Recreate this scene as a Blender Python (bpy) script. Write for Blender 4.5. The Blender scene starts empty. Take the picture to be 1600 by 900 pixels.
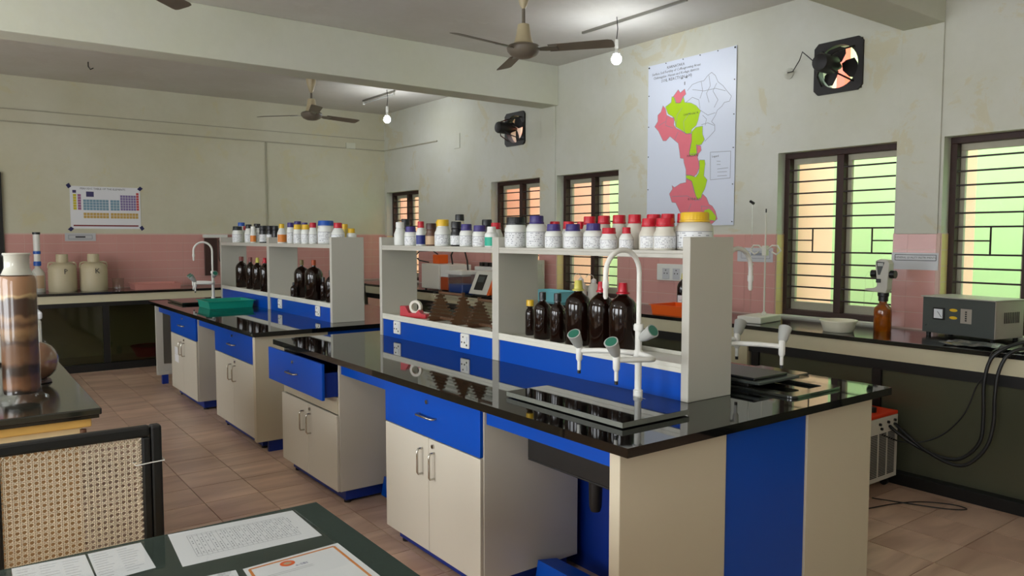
import bpy, bmesh, math, random
from mathutils import Vector, Matrix
random.seed(7)
PI = math.pi
sc = bpy.context.scene
COL = sc.collection

# ---------------------------------------------------------------- camera, world, light, exposure
EYE = 1.58
cam_data = bpy.data.cameras.new('camera'); cam = bpy.data.objects.new('camera', cam_data); COL.objects.link(cam)
cam_data.sensor_fit = 'HORIZONTAL'; cam_data.sensor_width = 36.0
cam_data.lens = 36.0 * 1192.0 / 1600.0
cam_data.clip_start = 0.05
cam.location = (0, 0, EYE)
cam.rotation_euler = (PI/2 - math.atan(79/1192), 0, -math.radians(36.65))
sc.camera = cam

world = bpy.data.worlds.new('overcast_sky'); sc.world = world; world.use_nodes = True
WN = world.node_tree; bg = WN.nodes['Background']
bg.inputs['Color'].default_value = (0.90, 0.96, 1.0, 1); bg.inputs['Strength'].default_value = 6.2

vs = sc.view_settings
sc.display_settings.display_device = 'sRGB'
vs.view_transform = 'Standard'; vs.look = 'None'; vs.gamma = 1.0; vs.use_curve_mapping = False
vs.exposure = 0.0
sc.cycles.max_bounces = 8; sc.cycles.diffuse_bounces = 5; sc.cycles.glossy_bounces = 4
sc.cycles.transmission_bounces = 6; sc.cycles.transparent_max_bounces = 16
sc.cycles.caustics_reflective = False; sc.cycles.caustics_refractive = False
sc.cycles.sample_clamp_indirect = 6.0

BULB_W = 200.0        # strength of each bare bulb's globe
BULBS = [(4.79, 4.906, 3.135, 1), (4.71, 9.06, 3.115, 1)]              # seen in the photograph
BULBS_OUT = [(-0.7, 0.9, 3.135, 1.5), (-0.7, 4.9, 3.135, 1.5), (2.0, -1.6, 3.135, 0.75)]  # matching row on the left side; last one an added, unseen light behind

# fill lamps added at three unseen openings in the left wall
for i, (a, b) in enumerate(((-1.6,0.6),(2.0,4.4),(5.6,8.0))):
    ld = bpy.data.lights.new('window_daylight','AREA'); ld.shape='RECTANGLE'; ld.size=1.5; ld.size_y=b-a-0.1; ld.energy=(70,75,22)[i]; ld.color=(0.97,0.98,1.0)
    lo = bpy.data.objects.new('window_daylight',ld); COL.objects.link(lo); lo.location=(-3.26,(a+b)/2,1.73); lo.rotation_euler=(0,-PI/2,0)

# ---------------------------------------------------------------- materials
def lin(c):
    c = c/255.0
    return c/12.92 if c <= 0.04045 else ((c+0.055)/1.055)**2.4
def rgb(r, g, b): return (lin(r), lin(g), lin(b), 1.0)
MATS = {}
def new_mat(name):
    m = bpy.data.materials.new(name); m.use_nodes = True
    MATS[name] = m
    return m, m.node_tree, m.node_tree.nodes['Principled BSDF']
def mat(name, col, rough=0.5, metal=0.0, spec=0.5, var=0.0, scale=20.0, bump=0.0, bscale=200.0, coat=0.0, trans=0.0, sub=0.0):
    m, nt, b = new_mat(name)
    b.inputs['Base Color'].default_value = col; b.inputs['Roughness'].default_value = rough
    b.inputs['Metallic'].default_value = metal; b.inputs['Specular IOR Level'].default_value = spec
    b.inputs['Coat Weight'].default_value = coat; b.inputs['Transmission Weight'].default_value = trans
    if var > 0 or bump > 0:
        tc = nt.nodes.new('ShaderNodeTexCoord')
    if var > 0:
        n = nt.nodes.new('ShaderNodeTexNoise'); n.inputs['Scale'].default_value = scale; n.inputs['Detail'].default_value = 5
        nt.links.new(tc.outputs['Object'], n.inputs['Vector'])
        mx = nt.nodes.new('ShaderNodeMix'); mx.data_type = 'RGBA'
        mx.inputs[6].default_value = col
        mx.inputs[7].default_value = (col[0]*(1-var), col[1]*(1-var), col[2]*(1-var), 1)
        nt.links.new(n.outputs['Fac'], mx.inputs[0]); nt.links.new(mx.outputs[2], b.inputs['Base Color'])
    if bump > 0:
        n2 = nt.nodes.new('ShaderNodeTexNoise'); n2.inputs['Scale'].default_value = bscale; n2.inputs['Detail'].default_value = 3
        nt.links.new(tc.outputs['Object'], n2.inputs['Vector'])
        bp = nt.nodes.new('ShaderNodeBump'); bp.inputs['Strength'].default_value = bump; bp.inputs['Distance'].default_value = 0.002
        nt.links.new(n2.outputs['Fac'], bp.inputs['Height']); nt.links.new(bp.outputs['Normal'], b.inputs['Normal'])
    return m
def glass_mat(name, tint, alpha=0.85, rough=0.02, gain=0.38):
    # thin clear sheet: mostly lets light through, with a sharp reflection
    m = bpy.data.materials.new(name); m.use_nodes = True; nt = m.node_tree; nt.nodes.clear()
    o = nt.nodes.new('ShaderNodeOutputMaterial'); tr = nt.nodes.new('ShaderNodeBsdfTransparent'); gl = nt.nodes.new('ShaderNodeBsdfGlossy')
    tr.inputs['Color'].default_value = tint; gl.inputs['Roughness'].default_value = rough
    fr = nt.nodes.new('ShaderNodeLayerWeight'); fr.inputs['Blend'].default_value = 0.12
    mt = nt.nodes.new('ShaderNodeMath'); mt.operation = 'MULTIPLY_ADD'; mt.inputs[1].default_value = gain; mt.inputs[2].default_value = 1-alpha
    nt.links.new(fr.outputs['Fresnel'], mt.inputs[0])
    mx = nt.nodes.new('ShaderNodeMixShader')
    nt.links.new(mt.outputs[0], mx.inputs[0]); nt.links.new(tr.outputs[0], mx.inputs[1]); nt.links.new(gl.outputs[0], mx.inputs[2])
    nt.links.new(mx.outputs[0], o.inputs['Surface'])
    return m

def wall_mat(name, base, stain, peel):
    m, nt, b = new_mat(name)
    b.inputs['Roughness'].default_value = 0.75; b.inputs['Specular IOR Level'].default_value = 0.2
    tc = nt.nodes.new('ShaderNodeTexCoord')
    def noise(s, d=6, r=0.6, dist=0.0):
        n = nt.nodes.new('ShaderNodeTexNoise'); n.inputs['Scale'].default_value = s; n.inputs['Detail'].default_value = d
        n.inputs['Roughness'].default_value = r; n.inputs['Distortion'].default_value = dist
        nt.links.new(tc.outputs['Object'], n.inputs['Vector']); return n
    def ramp(n, a, c):
        r = nt.nodes.new('ShaderNodeMapRange'); r.inputs['From Min'].default_value = a; r.inputs['From Max'].default_value = c
        nt.links.new(n.outputs['Fac'], r.inputs['Value']); return r
    def mixc(f, c1, c2):
        x = nt.nodes.new('ShaderNodeMix'); x.data_type = 'RGBA'
        nt.links.new(f, x.inputs[0])
        for i, c in ((6, c1), (7, c2)):
            if isinstance(c, tuple): x.inputs[i].default_value = c
            else: nt.links.new(c, x.inputs[i])
        return x.outputs[2]
    c = mixc(ramp(noise(0.9, 4), 0.35, 0.75).outputs[0], base, stain)
    patches = ramp(noise(1.7, 7, 0.7, 0.6), 0.585, 0.615)
    pm = nt.nodes.new('ShaderNodeMath'); pm.operation = 'MULTIPLY'; pm.inputs[1].default_value = 0.4
    nt.links.new(patches.outputs[0], pm.inputs[0])
    c = mixc(pm.outputs[0], c, peel)
    fine = ramp(noise(14, 6), 0.3, 0.9)
    fm = nt.nodes.new('ShaderNodeMath'); fm.operation = 'MULTIPLY'; fm.inputs[1].default_value = 0.12
    nt.links.new(fine.outputs[0], fm.inputs[0])
    c = mixc(fm.outputs[0], c, (base[0]*0.6, base[1]*0.6, base[2]*0.55, 1))
    nt.links.new(c, b.inputs['Base Color'])
    bp = nt.nodes.new('ShaderNodeBump'); bp.inputs['Strength'].default_value = 0.25; bp.inputs['Distance'].default_value = 0.01
    nt.links.new(noise(7, 8, 0.65).outputs['Fac'], bp.inputs['Height']); nt.links.new(bp.outputs['Normal'], b.inputs['Normal'])
    return m

M = {}
M['wall'] = wall_mat('wall_paint', rgb(205, 206, 197), rgb(194, 194, 176), rgb(196, 184, 140))
M['wall_far'] = wall_mat('wall_paint_far', rgb(208, 206, 186), rgb(196, 192, 164), rgb(204, 196, 150))
M['ceiling'] = wall_mat('ceiling_paint', rgb(212, 210, 204), rgb(202, 198, 188), rgb(216, 214, 206))
M['beam'] = wall_mat('beam_paint', rgb(210, 211, 198), rgb(208, 210, 188), rgb(210, 210, 190))
M['reveal'] = mat('reveal_paint', rgb(214, 220, 170), 0.7, var=0.12, scale=9)
M['white_enamel'] = mat('white_enamel', rgb(222, 220, 208), 0.35, var=0.04, scale=3)
M['cream_steel'] = mat('cream_powder_coat', rgb(205, 199, 184), 0.38, var=0.04, scale=2.5, bump=0.05, bscale=500)
M['tan_steel'] = mat('tan_laminate', rgb(200, 190, 167), 0.42, var=0.05, scale=2.5)
M['shelf_paint'] = mat('shelf_powder_coat', rgb(190, 187, 177), 0.38, var=0.05, scale=4)
M['blue'] = mat('blue_powder_coat', rgb(0, 72, 176), 0.36, spec=0.3, var=0.08, scale=3)
M['blue_dark'] = mat('blue_plinth_coat', rgb(10, 48, 140), 0.42, var=0.12, scale=5)
M['granite'] = mat('black_granite', rgb(16, 17, 17), 0.035, spec=0.9, var=0.4, scale=160)
M['granite_old'] = mat('dull_black_granite', rgb(30, 29, 27), 0.13, spec=0.75, var=0.4, scale=120)
M['granite_green'] = mat('green_black_granite', rgb(42, 44, 38), 0.10, spec=0.75, var=0.3, scale=120)
M['chrome'] = mat('chrome', rgb(190, 186, 178), 0.14, metal=1.0)
M['steel'] = mat('brushed_steel', rgb(150, 148, 140), 0.4, metal=0.9)
M['black'] = mat('black_plastic', rgb(18, 18, 19), 0.35)
M['black_metal'] = mat('black_painted_metal', rgb(14, 14, 14), 0.45, var=0.3, scale=30)
M['greasy_black'] = mat('greasy_black_metal', rgb(20, 14, 12), 0.55, var=0.5, scale=18)
M['counter_cream'] = mat('counter_apron_paint', rgb(206, 200, 170), 0.6, var=0.16, scale=6)
M['olive_glass'] = mat('dark_olive_panel', rgb(82, 84, 68), 0.2, spec=0.6, var=0.35, scale=1.5)
M['white_plastic'] = mat('white_plastic', rgb(228, 228, 222), 0.4)
M['knob_grey'] = mat('grey_knob_plastic', rgb(178, 180, 176), 0.5)
M['knob_green'] = mat('green_knob_disc', rgb(40, 110, 90), 0.3)
M['pvc_black'] = mat('black_sink_plastic', rgb(16, 14, 12), 0.5)
M['window_wood'] = mat('weathered_brown_wood', rgb(58, 32, 24), 0.6, var=0.45, scale=22)
M['bar_iron'] = mat('brown_painted_iron', rgb(36, 20, 16), 0.5, var=0.3, scale=40)
M['sash'] = mat('pale_sash_paint', rgb(176, 172, 150), 0.6, var=0.15, scale=14)
M['pane'] = glass_mat('window_glass', (0.97, 0.98, 0.97, 1), 1.0, 0.02, 0.2)
M['coral'] = mat('coral_exterior_paint', rgb(254, 202, 178), 0.8, var=0.10, scale=1.2)
M['green_out'] = mat('green_exterior_paint', rgb(194, 234, 172), 0.8, var=0.10, scale=1.1)
M['ground_out'] = mat('outside_concrete', rgb(170, 160, 150), 0.9, var=0.2, scale=3)
M['tile_pink'] = mat('pink_glazed_tile', rgb(212, 158, 150), 0.16, var=0.08, scale=5)
M['tile_yellow'] = mat('cream_glazed_tile', rgb(232, 206, 150), 0.2, var=0.08, scale=5)
M['grout'] = mat('tile_grout', rgb(214, 184, 172), 0.8, var=0.1, scale=30)
M['floor_grout'] = mat('floor_grout', rgb(112, 84, 66), 0.8, var=0.2, scale=20)
M['fan_cream'] = mat('fan_cream_enamel', rgb(196, 182, 148), 0.4, var=0.2, scale=15)
M['fan_blade'] = mat('dusty_fan_blade', rgb(122, 112, 98), 0.5, var=0.3, scale=9)
M['rubber'] = mat('black_rubber', rgb(20, 22, 24), 0.45)
M['paper'] = mat('white_paper', rgb(226, 228, 232), 0.6)
M['paper_grey'] = mat('plastic_sleeved_paper', rgb(196, 197, 200), 0.3)
M['ink'] = mat('black_ink', rgb(40, 42, 50), 0.7)
M['ink_grey'] = mat('grey_ink', rgb(140, 144, 152), 0.7)
M['map_paper'] = mat('map_vinyl', rgb(212, 219, 234), 0.4)
M['map_pink'] = mat('map_pink_print', rgb(226, 118, 132), 0.45, var=0.05, scale=12)
M['map_green'] = mat('map_lime_print', rgb(176, 214, 20), 0.45, var=0.05, scale=12)
M['red'] = mat('red_plastic', rgb(186, 24, 40), 0.35)
M['orange'] = mat('orange_plastic', rgb(232, 96, 20), 0.4)
M['orange_red'] = mat('orange_red_enamel', rgb(226, 62, 22), 0.4)
M['teal'] = mat('teal_plastic', rgb(18, 150, 128), 0.4)
M['cloth'] = mat('dark_green_baize', rgb(36, 54, 44), 0.9, var=0.35, scale=90, bump=0.5, bscale=900)
M['cane'] = mat('cream_cane_strands', rgb(228, 214, 190), 0.45, var=0.1, scale=60)
M['yellow_paint'] = mat('yellow_painted_wood', rgb(220, 176, 92), 0.55, var=0.25, scale=11)
M['cream_wood'] = mat('worn_cream_wood', rgb(224, 204, 156), 0.6, var=0.2, scale=8)
M['jug'] = mat('cream_jug_plastic', rgb(196, 184, 152), 0.5, var=0.08, scale=6)
M['stab_front'] = mat('dark_grey_enamel', rgb(70, 75, 72), 0.45, var=0.06, scale=6)
M['stab_side'] = mat('worn_grey_enamel', rgb(168, 160, 148), 0.4, var=0.15, scale=7)
M['wood_rack'] = mat('brown_rack_plastic', rgb(104, 70, 46), 0.5, var=0.3, scale=40)
M['glassware'] = glass_mat('clear_glassware', (0.95, 0.96, 0.95, 1), 0.975, 0.05, 0.18)
M['desk_glass'] = glass_mat('desk_glass', (0.985, 0.99, 0.985, 1), 0.99, 0.02, 0.12)
M['amber_bottle'] = mat('amber_bottle_glass', rgb(24, 9, 5), 0.10, spec=0.5, coat=0.1)
M['amber_clear'] = mat('clear_amber_glass', rgb(176, 92, 16), 0.08, spec=0.8, trans=0.55)
M['blue_tape'] = mat('navy_tape', rgb(30, 32, 84), 0.5)
M['flesh_tape'] = mat('clear_tape_roll', rgb(220, 214, 200), 0.3)
M['cap_red'] = mat('red_bottle_cap', rgb(190, 22, 44), 0.3)
M['cap_purple'] = mat('purple_bottle_cap', rgb(58, 46, 116), 0.35)
M['cap_blue'] = mat('blue_bottle_cap', rgb(24, 84, 176), 0.35)
M['cap_yellow'] = mat('yellow_bottle_cap', rgb(226, 184, 40), 0.35)
M['cap_paleyellow'] = mat('pale_yellow_cap', rgb(206, 198, 90), 0.4)
M['cap_black'] = mat('black_bottle_cap', rgb(22, 24, 28), 0.35)
M['cap_white'] = mat('white_bottle_cap', rgb(226, 226, 222), 0.4)
M['cap_brown'] = mat('brown_bottle_cap', rgb(66, 42, 36), 0.4)
M['cap_dusty'] = mat('dusty_pink_cap', rgb(130, 70, 66), 0.5)
M['cap_olive'] = mat('olive_cap', rgb(110, 96, 52), 0.5)
M['cap_orange'] = mat('orange_brown_cap', rgb(168, 70, 28), 0.5)
M['b_white'] = mat('white_hdpe', rgb(222, 224, 220), 0.38)
M['b_milk'] = mat('milky_hdpe', rgb(208, 204, 192), 0.35)
M['b_cream'] = mat('cream_hdpe', rgb(226, 222, 200), 0.38)
M['b_smoke'] = mat('smoke_plastic', rgb(60, 64, 62), 0.35)
M['b_black'] = mat('black_hdpe', rgb(24, 24, 26), 0.35)
M['b_brown'] = mat('brown_hdpe', rgb(92, 64, 50), 0.35)
M['b_amberlite'] = mat('straw_plastic', rgb(206, 184, 96), 0.35)
M['label_blue'] = mat('navy_label', rgb(34, 44, 120), 0.5)
M['label_teal'] = mat('teal_label', rgb(20, 170, 140), 0.5)
M['label_tan'] = mat('tan_label', rgb(190, 160, 128), 0.5)
M['label_orange'] = mat('orange_label', rgb(216, 128, 46), 0.5)
M['label_white'] = mat('white_label', rgb(226, 228, 228), 0.5)

def text_label_mat():
    # flat print: rows of small dark words over white, laid out by the label's own UV
    m, nt, b = new_mat('printed_label'); b.inputs['Roughness'].default_value = 0.5
    uv = nt.nodes.new('ShaderNodeUVMap'); sx = nt.nodes.new('ShaderNodeSeparateXYZ'); nt.links.new(uv.outputs[0], sx.inputs[0])
    def math_(op, a, bb=None):
        n = nt.nodes.new('ShaderNodeMath'); n.operation = op
        for i, v in enumerate((a, bb)):
            if v is None: continue
            if isinstance(v, (int, float)): n.inputs[i].default_value = v
            else: nt.links.new(v, n.inputs[i])
        return n.outputs[0]
    oi = nt.nodes.new('ShaderNodeObjectInfo')
    rows = math_('MULTIPLY', sx.outputs[1], 7.0)
    fr = math_('FRACT', rows); fl = math_('FLOOR', rows)
    cx = nt.nodes.new('ShaderNodeCombineXYZ')
    nt.links.new(math_('MULTIPLY', sx.outputs[0], 13.0), cx.inputs[0]); nt.links.new(math_('MULTIPLY', fl, 7.3), cx.inputs[1])
    nt.links.new(math_('MULTIPLY', oi.outputs['Random'], 50.0), cx.inputs[2])
    n = nt.nodes.new('ShaderNodeTexNoise'); n.inputs['Scale'].default_value = 1.0; n.inputs['Detail'].default_value = 2
    nt.links.new(cx.outputs[0], n.inputs['Vector'])
    word = math_('GREATER_THAN', n.outputs['Fac'], 0.53)
    line = math_('LESS_THAN', fr, 0.42)
    inx = math_('MULTIPLY', math_('GREATER_THAN', sx.outputs[0], 0.08), math_('LESS_THAN', sx.outputs[0], 0.92))
    ink = math_('MULTIPLY', math_('MULTIPLY', word, line), inx)
    top = math_('MULTIPLY', math_('GREATER_THAN', sx.outputs[1], 0.955), 1.0)
    ink = math_('MAXIMUM', ink, top)
    mx = nt.nodes.new('ShaderNodeMix'); mx.data_type = 'RGBA'
    mx.inputs[6].default_value = rgb(222, 224, 226); mx.inputs[7].default_value = rgb(70, 76, 92)
    nt.links.new(math_('MULTIPLY', ink, 0.6), mx.inputs[0]); nt.links.new(mx.outputs[2], b.inputs['Base Color'])
    return m
M['label_text'] = text_label_mat()

def floor_tile_mat():
    m, nt, b = new_mat('brown_streaked_floor_tile')
    b.inputs['Roughness'].default_value = 0.3; b.inputs['Specular IOR Level'].default_value = 0.4
    geo = nt.nodes.new('ShaderNodeNewGeometry'); oi = nt.nodes.new('ShaderNodeObjectInfo')
    mp = nt.nodes.new('ShaderNodeMapping'); mp.inputs['Scale'].default_value = (1.0, 4.5, 1.0)
    nt.links.new(geo.outputs['Position'], mp.inputs['Vector'])
    cb = nt.nodes.new('ShaderNodeVectorMath'); cb.operation = 'ADD'
    sc_ = nt.nodes.new('ShaderNodeMath'); sc_.operation = 'MULTIPLY'; sc_.inputs[1].default_value = 40
    nt.links.new(oi.outputs['Random'], sc_.inputs[0]); nt.links.new(mp.outputs[0], cb.inputs[0]); nt.links.new(sc_.outputs[0], cb.inputs[1])
    n = nt.nodes.new('ShaderNodeTexNoise'); n.inputs['Scale'].default_value = 1.3; n.inputs['Detail'].default_value = 6; n.inputs['Distortion'].default_value = 0.8
    nt.links.new(cb.outputs[0], n.inputs['Vector'])
    cr = nt.nodes.new('ShaderNodeValToRGB'); e = cr.color_ramp.elements
    e[0].position = 0.3; e[0].color = rgb(178, 144, 124); e[1].position = 0.72; e[1].color = rgb(220, 188, 164)
    nt.links.new(n.outputs['Fac'], cr.inputs[0])
    hs = nt.nodes.new('ShaderNodeHueSaturation')
    mr = nt.nodes.new('ShaderNodeMapRange'); mr.inputs['To Min'].default_value = 0.94; mr.inputs['To Max'].default_value = 1.06
    nt.links.new(oi.outputs['Random'], mr.inputs['Value']); nt.links.new(mr.outputs[0], hs.inputs['Value']); nt.links.new(cr.outputs[0], hs.inputs['Color'])
    nt.links.new(hs.outputs[0], b.inputs['Base Color'])
    return m
M['floor_tile'] = floor_tile_mat()

def soil_mat():
    m, nt, b = new_mat('layered_soil'); b.inputs['Roughness'].default_value = 0.35
    tc = nt.nodes.new('ShaderNodeTexCoord'); sx = nt.nodes.new('ShaderNodeSeparateXYZ'); nt.links.new(tc.outputs['Object'], sx.inputs[0])
    n = nt.nodes.new('ShaderNodeTexNoise'); n.inputs['Scale'].default_value = 14; nt.links.new(tc.outputs['Object'], n.inputs['Vector'])
    a = nt.nodes.new('ShaderNodeMath'); a.operation = 'MULTIPLY_ADD'; a.inputs[1].default_value = 0.06; nt.links.new(n.outputs['Fac'], a.inputs[0]); nt.links.new(sx.outputs[2], a.inputs[2])
    mr = nt.nodes.new('ShaderNodeMapRange'); mr.inputs['From Min'].default_value = 0.03; mr.inputs['From Max'].default_value = 0.575; nt.links.new(a.outputs[0], mr.inputs['Value'])
    cr = nt.nodes.new('ShaderNodeValToRGB'); cr.color_ramp.interpolation = 'EASE'
    cols = [(0, (26, 20, 16)), (0.07, (34, 24, 18)), (0.11, (132, 90, 62)), (0.17, (112, 74, 50)), (0.22, (60, 40, 28)), (0.27, (56, 38, 26)), (0.31, (120, 84, 58)), (0.43, (110, 74, 48)), (0.47, (76, 50, 34)), (0.5, (124, 92, 60)), (0.55, (150, 112, 74)),
            (0.60, (94, 62, 40)), (0.66, (138, 102, 70)), (0.69, (72, 42, 26)), (0.80, (66, 38, 24)), (0.83, (196, 164, 120)), (0.85, (160, 118, 84)), (1.0, (168, 124, 92))]
    e = cr.color_ramp.elements
    e[0].position = 0; e[0].color = rgb(*cols[0][1]); e[1].position = 1.0; e[1].color = rgb(*cols[-1][1])
    for p, c in cols[1:-1]:
        q = e.new(p); q.color = rgb(*c)
    nt.links.new(mr.outputs[0], cr.inputs[0]); nt.links.new(cr.outputs[0], b.inputs['Base Color'])
    return m
M['old_wood'] = mat('old_tan_board', rgb(150,116,74), 0.6, var=0.25, scale=7)  # tan table panel, its shadow put into a darker base colour
M['soil'] = soil_mat()
M['conduit'] = mat('painted_conduit', rgb(170,166,146), 0.6)
M['coral_deep'] = mat('deep_coral_exterior_paint', rgb(240,112,92), 0.8, var=0.1, scale=1.2)
M['soil_flask'] = mat('brown_soil_in_glass', rgb(158, 112, 84), 0.08, spec=0.8, var=0.3, scale=20, coat=0.8)
def bulb_mat(name, s):
    m = bpy.data.materials.new(name); m.use_nodes = True; nt = m.node_tree; nt.nodes.clear()
    o = nt.nodes.new('ShaderNodeOutputMaterial'); e = nt.nodes.new('ShaderNodeEmission')
    e.inputs['Color'].default_value = (0.93, 0.97, 1.0, 1); e.inputs['Strength'].default_value = s
    nt.links.new(e.outputs[0], o.inputs['Surface']); return m

# ---------------------------------------------------------------- mesh building
ORIG = {}
_kids = {}
def reg(p, c): _kids.setdefault(p, []).append(c)
def KIDS(o): return list(_kids.get(o, []))
def setp(o, label=None, cat=None, group=None, kind=None):
    if label: o['label'] = label
    if cat: o['category'] = cat
    if group: o['group'] = group
    if kind: o['kind'] = kind
    return o
def thing(name, loc, label=None, cat=None, group=None, kind=None):
    o = bpy.data.objects.new(name, None); COL.objects.link(o); o.location = loc
    o.empty_display_size = 0.1
    ORIG[o] = Vector(loc)
    return setp(o, label, cat, group, kind)
class MB:
    def __init__(s): s.v = []; s.f = []; s.m = []; s.uv = {}
    def add(s, vs_, fs, mi=0, M4=None):
        b = len(s.v)
        if M4 is not None: vs_ = [M4 @ Vector(p) for p in vs_]
        s.v += [tuple(p) for p in vs_]; s.f += [tuple(b+i for i in f) for f in fs]; s.m += [mi]*len(fs)
        return s
    def box(s, x0, x1, y0, y1, z0, z1, mi=0, M4=None):
        v = [(x0,y0,z0),(x1,y0,z0),(x1,y1,z0),(x0,y1,z0),(x0,y0,z1),(x1,y0,z1),(x1,y1,z1),(x0,y1,z1)]
        return s.add(v, [(3,2,1,0),(4,5,6,7),(0,1,5,4),(1,2,6,5),(2,3,7,6),(3,0,4,7)], mi, M4)
    def lathe(s, prof, c=(0,0,0), n=20, mi=0, M4=None, cap0=True, cap1=True):
        vs_ = []; fs = []
        for r, z in prof:
            for k in range(n):
                a = 2*PI*k/n; vs_.append((c[0]+r*math.cos(a), c[1]+r*math.sin(a), c[2]+z))
        for i in range(len(prof)-1):
            for k in range(n):
                k2 = (k+1) % n
                fs.append((i*n+k, i*n+k2, (i+1)*n+k2, (i+1)*n+k))
        if cap0: fs.append(tuple(range(n-1, -1, -1)))
        if cap1: fs.append(tuple((len(prof)-1)*n+k for k in range(n)))
        return s.add(vs_, fs, mi, M4)
    def cyl(s, p0, p1, r0, r1=None, n=14, mi=0):
        r1 = r0 if r1 is None else r1
        p0 = Vector(p0); p1 = Vector(p1); d = p1-p0
        q = Vector((0,0,1)).rotation_difference(d.normalized()).to_matrix().to_4x4()
        return s.lathe([(r0,0),(r1,d.length)], n=n, mi=mi, M4=Matrix.Translation(p0) @ q)
    def tube(s, pts, r, n=10, mi=0, closed=False):
        pts = [Vector(p) for p in pts]; N = len(pts); vs_ = []; fs = []
        t0 = (pts[1]-pts[0]).normalized()
        up = Vector((0,0,1)) if abs(t0.z) < 0.9 else Vector((1,0,0))
        nrm = t0.cross(up).normalized()
        for i, p in enumerate(pts):
            if closed: t = (pts[(i+1) % N]-pts[i-1]).normalized()
            else: t = ((pts[min(i+1,N-1)]-p).normalized() + (p-pts[max(i-1,0)]).normalized()).normalized()
            nrm = (nrm - t*nrm.dot(t)).normalized(); bi = t.cross(nrm)
            rr = r[i] if isinstance(r, (list, tuple)) else r
            for k in range(n):
                a = 2*PI*k/n; vs_.append(p + nrm*math.cos(a)*rr + bi*math.sin(a)*rr)
        for i in range(N if closed else N-1):
            j = (i+1) % N
            for k in range(n):
                k2 = (k+1) % n; fs.append((i*n+k, i*n+k2, j*n+k2, j*n+k))
        if not closed: fs += [tuple(range(n-1,-1,-1)), tuple((N-1)*n+k for k in range(n))]
        return s.add(vs_, fs, mi)
    def prism(s, poly, t, M4=None, mi=0):
        # poly in local xy, extruded 0..t in z
        n = len(poly)
        vs_ = [(x,y,0) for x,y in poly] + [(x,y,t) for x,y in poly]
        fs = [tuple(range(n-1,-1,-1)), tuple(range(n,2*n))] + [(i,(i+1)%n,n+(i+1)%n,n+i) for i in range(n)]
        return s.add(vs_, fs, mi, M4)
    def sphere(s, c, r, n=16, m=10, mi=0, z0=-1, z1=1, sx=1, sy=1, sz=1):
        prof = []
        a0 = math.asin(z0); a1 = math.asin(z1)
        for i in range(m+1):
            a = a0+(a1-a0)*i/m; prof.append((max(r*math.cos(a), r*0.004), r*math.sin(a)*sz))
        return s.lathe(prof, c, n, mi)
    def build(s, name, mats, parent=None, smooth=0, bevel=0, seg=2, origin=None, label=None, kind=None, cat=None, group=None, uv=None, open_=False):
        if not isinstance(mats, (list, tuple)): mats = [mats]
        me = bpy.data.meshes.new(name)
        org = ORIG[parent] if parent is not None else Vector(origin if origin is not None else (0,0,0))
        me.from_pydata([(p[0]-org.x, p[1]-org.y, p[2]-org.z) for p in s.v], [], s.f)
        for m_ in mats: me.materials.append(M[m_] if isinstance(m_, str) else m_)
        if len(mats) > 1: me.polygons.foreach_set('material_index', s.m)
        me.update()
        bm = bmesh.new(); bm.from_mesh(me); bmesh.ops.recalc_face_normals(bm, faces=bm.faces); bm.to_mesh(me); bm.free()
        if uv:
            ul = me.uv_layers.new(name='UVMap')
            for l in me.loops: ul.data[l.index].uv = uv[l.vertex_index]
        if smooth:
            me.polygons.foreach_set('use_smooth', [True]*len(me.polygons)); me.set_sharp_from_angle(angle=math.radians(smooth))
        o = bpy.data.objects.new(name, me); COL.objects.link(o)
        if parent is not None: o.parent = parent; ORIG[o] = ORIG[parent]; reg(parent, o)
        else: o.location = org; ORIG[o] = org
        if kind is None and ((name.startswith('printed_') and name != 'printed_region') or name == 'socket_hole'): kind = 'stuff'
        if bevel:
            bv = o.modifiers.new('bevel', 'BEVEL'); bv.width = bevel; bv.segments = seg; bv.limit_method = 'ANGLE'; bv.angle_limit = math.radians(40)
        return setp(o, label, cat, group, kind)
def bx(name, m_, parent, x0, x1, y0, y1, z0, z1, bevel=0, **k):
    return MB().box(x0,x1,y0,y1,z0,z1).build(name, m_, parent, bevel=bevel, **k)
def copy_tree(o, parent=None, loc=None, rotz=None, label=None, group=None):
    c = o.copy(); COL.objects.link(c)
    if parent is not None: c.parent = parent; reg(parent, c)
    if loc is not None: c.location = loc
    if rotz is not None: c.rotation_euler = (0, 0, rotz)
    if label: c['label'] = label
    if group: c['group'] = group
    for ch in KIDS(o): copy_tree(ch, c)
    return c
def text_obj(name, s, size, M4, m_, parent, align='CENTER', kind=None):
    cu = bpy.data.curves.new(name, 'FONT'); cu.body = s; cu.size = size; cu.align_x = align; cu.align_y = 'CENTER'; cu.resolution_u = 1
    t = bpy.data.objects.new(name+'_tmp', cu); COL.objects.link(t)
    bpy.context.view_layer.update()
    me = bpy.data.meshes.new_from_object(t.evaluated_get(bpy.context.evaluated_depsgraph_get()))
    bpy.data.objects.remove(t, do_unlink=True)
    org = ORIG[parent]
    me.transform(Matrix.Translation(-org) @ M4)
    me.materials.clear(); me.materials.append(M[m_])
    me.name = name
    o = bpy.data.objects.new(name, me); COL.objects.link(o); o.parent = parent; ORIG[o] = org; reg(parent, o)
    return o
def frame_M(origin, xdir, ydir):
    x = Vector(xdir).normalized(); y = Vector(ydir).normalized(); z = x.cross(y)
    m = Matrix((x, y, z)).transposed().to_4x4(); m.translation = Vector(origin); return m
WX = 5.62   # window wall inner face
FY = 10.92  # far wall inner face
CZ = 3.50   # ceiling
def on_wall_r(y, z, off=0.004): return frame_M((WX-off, y, z), (0,-1,0), (0,0,1))
def on_wall_f(x, z, off=0.004): return frame_M((x, FY-off, z), (1,0,0), (0,0,1))
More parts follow.
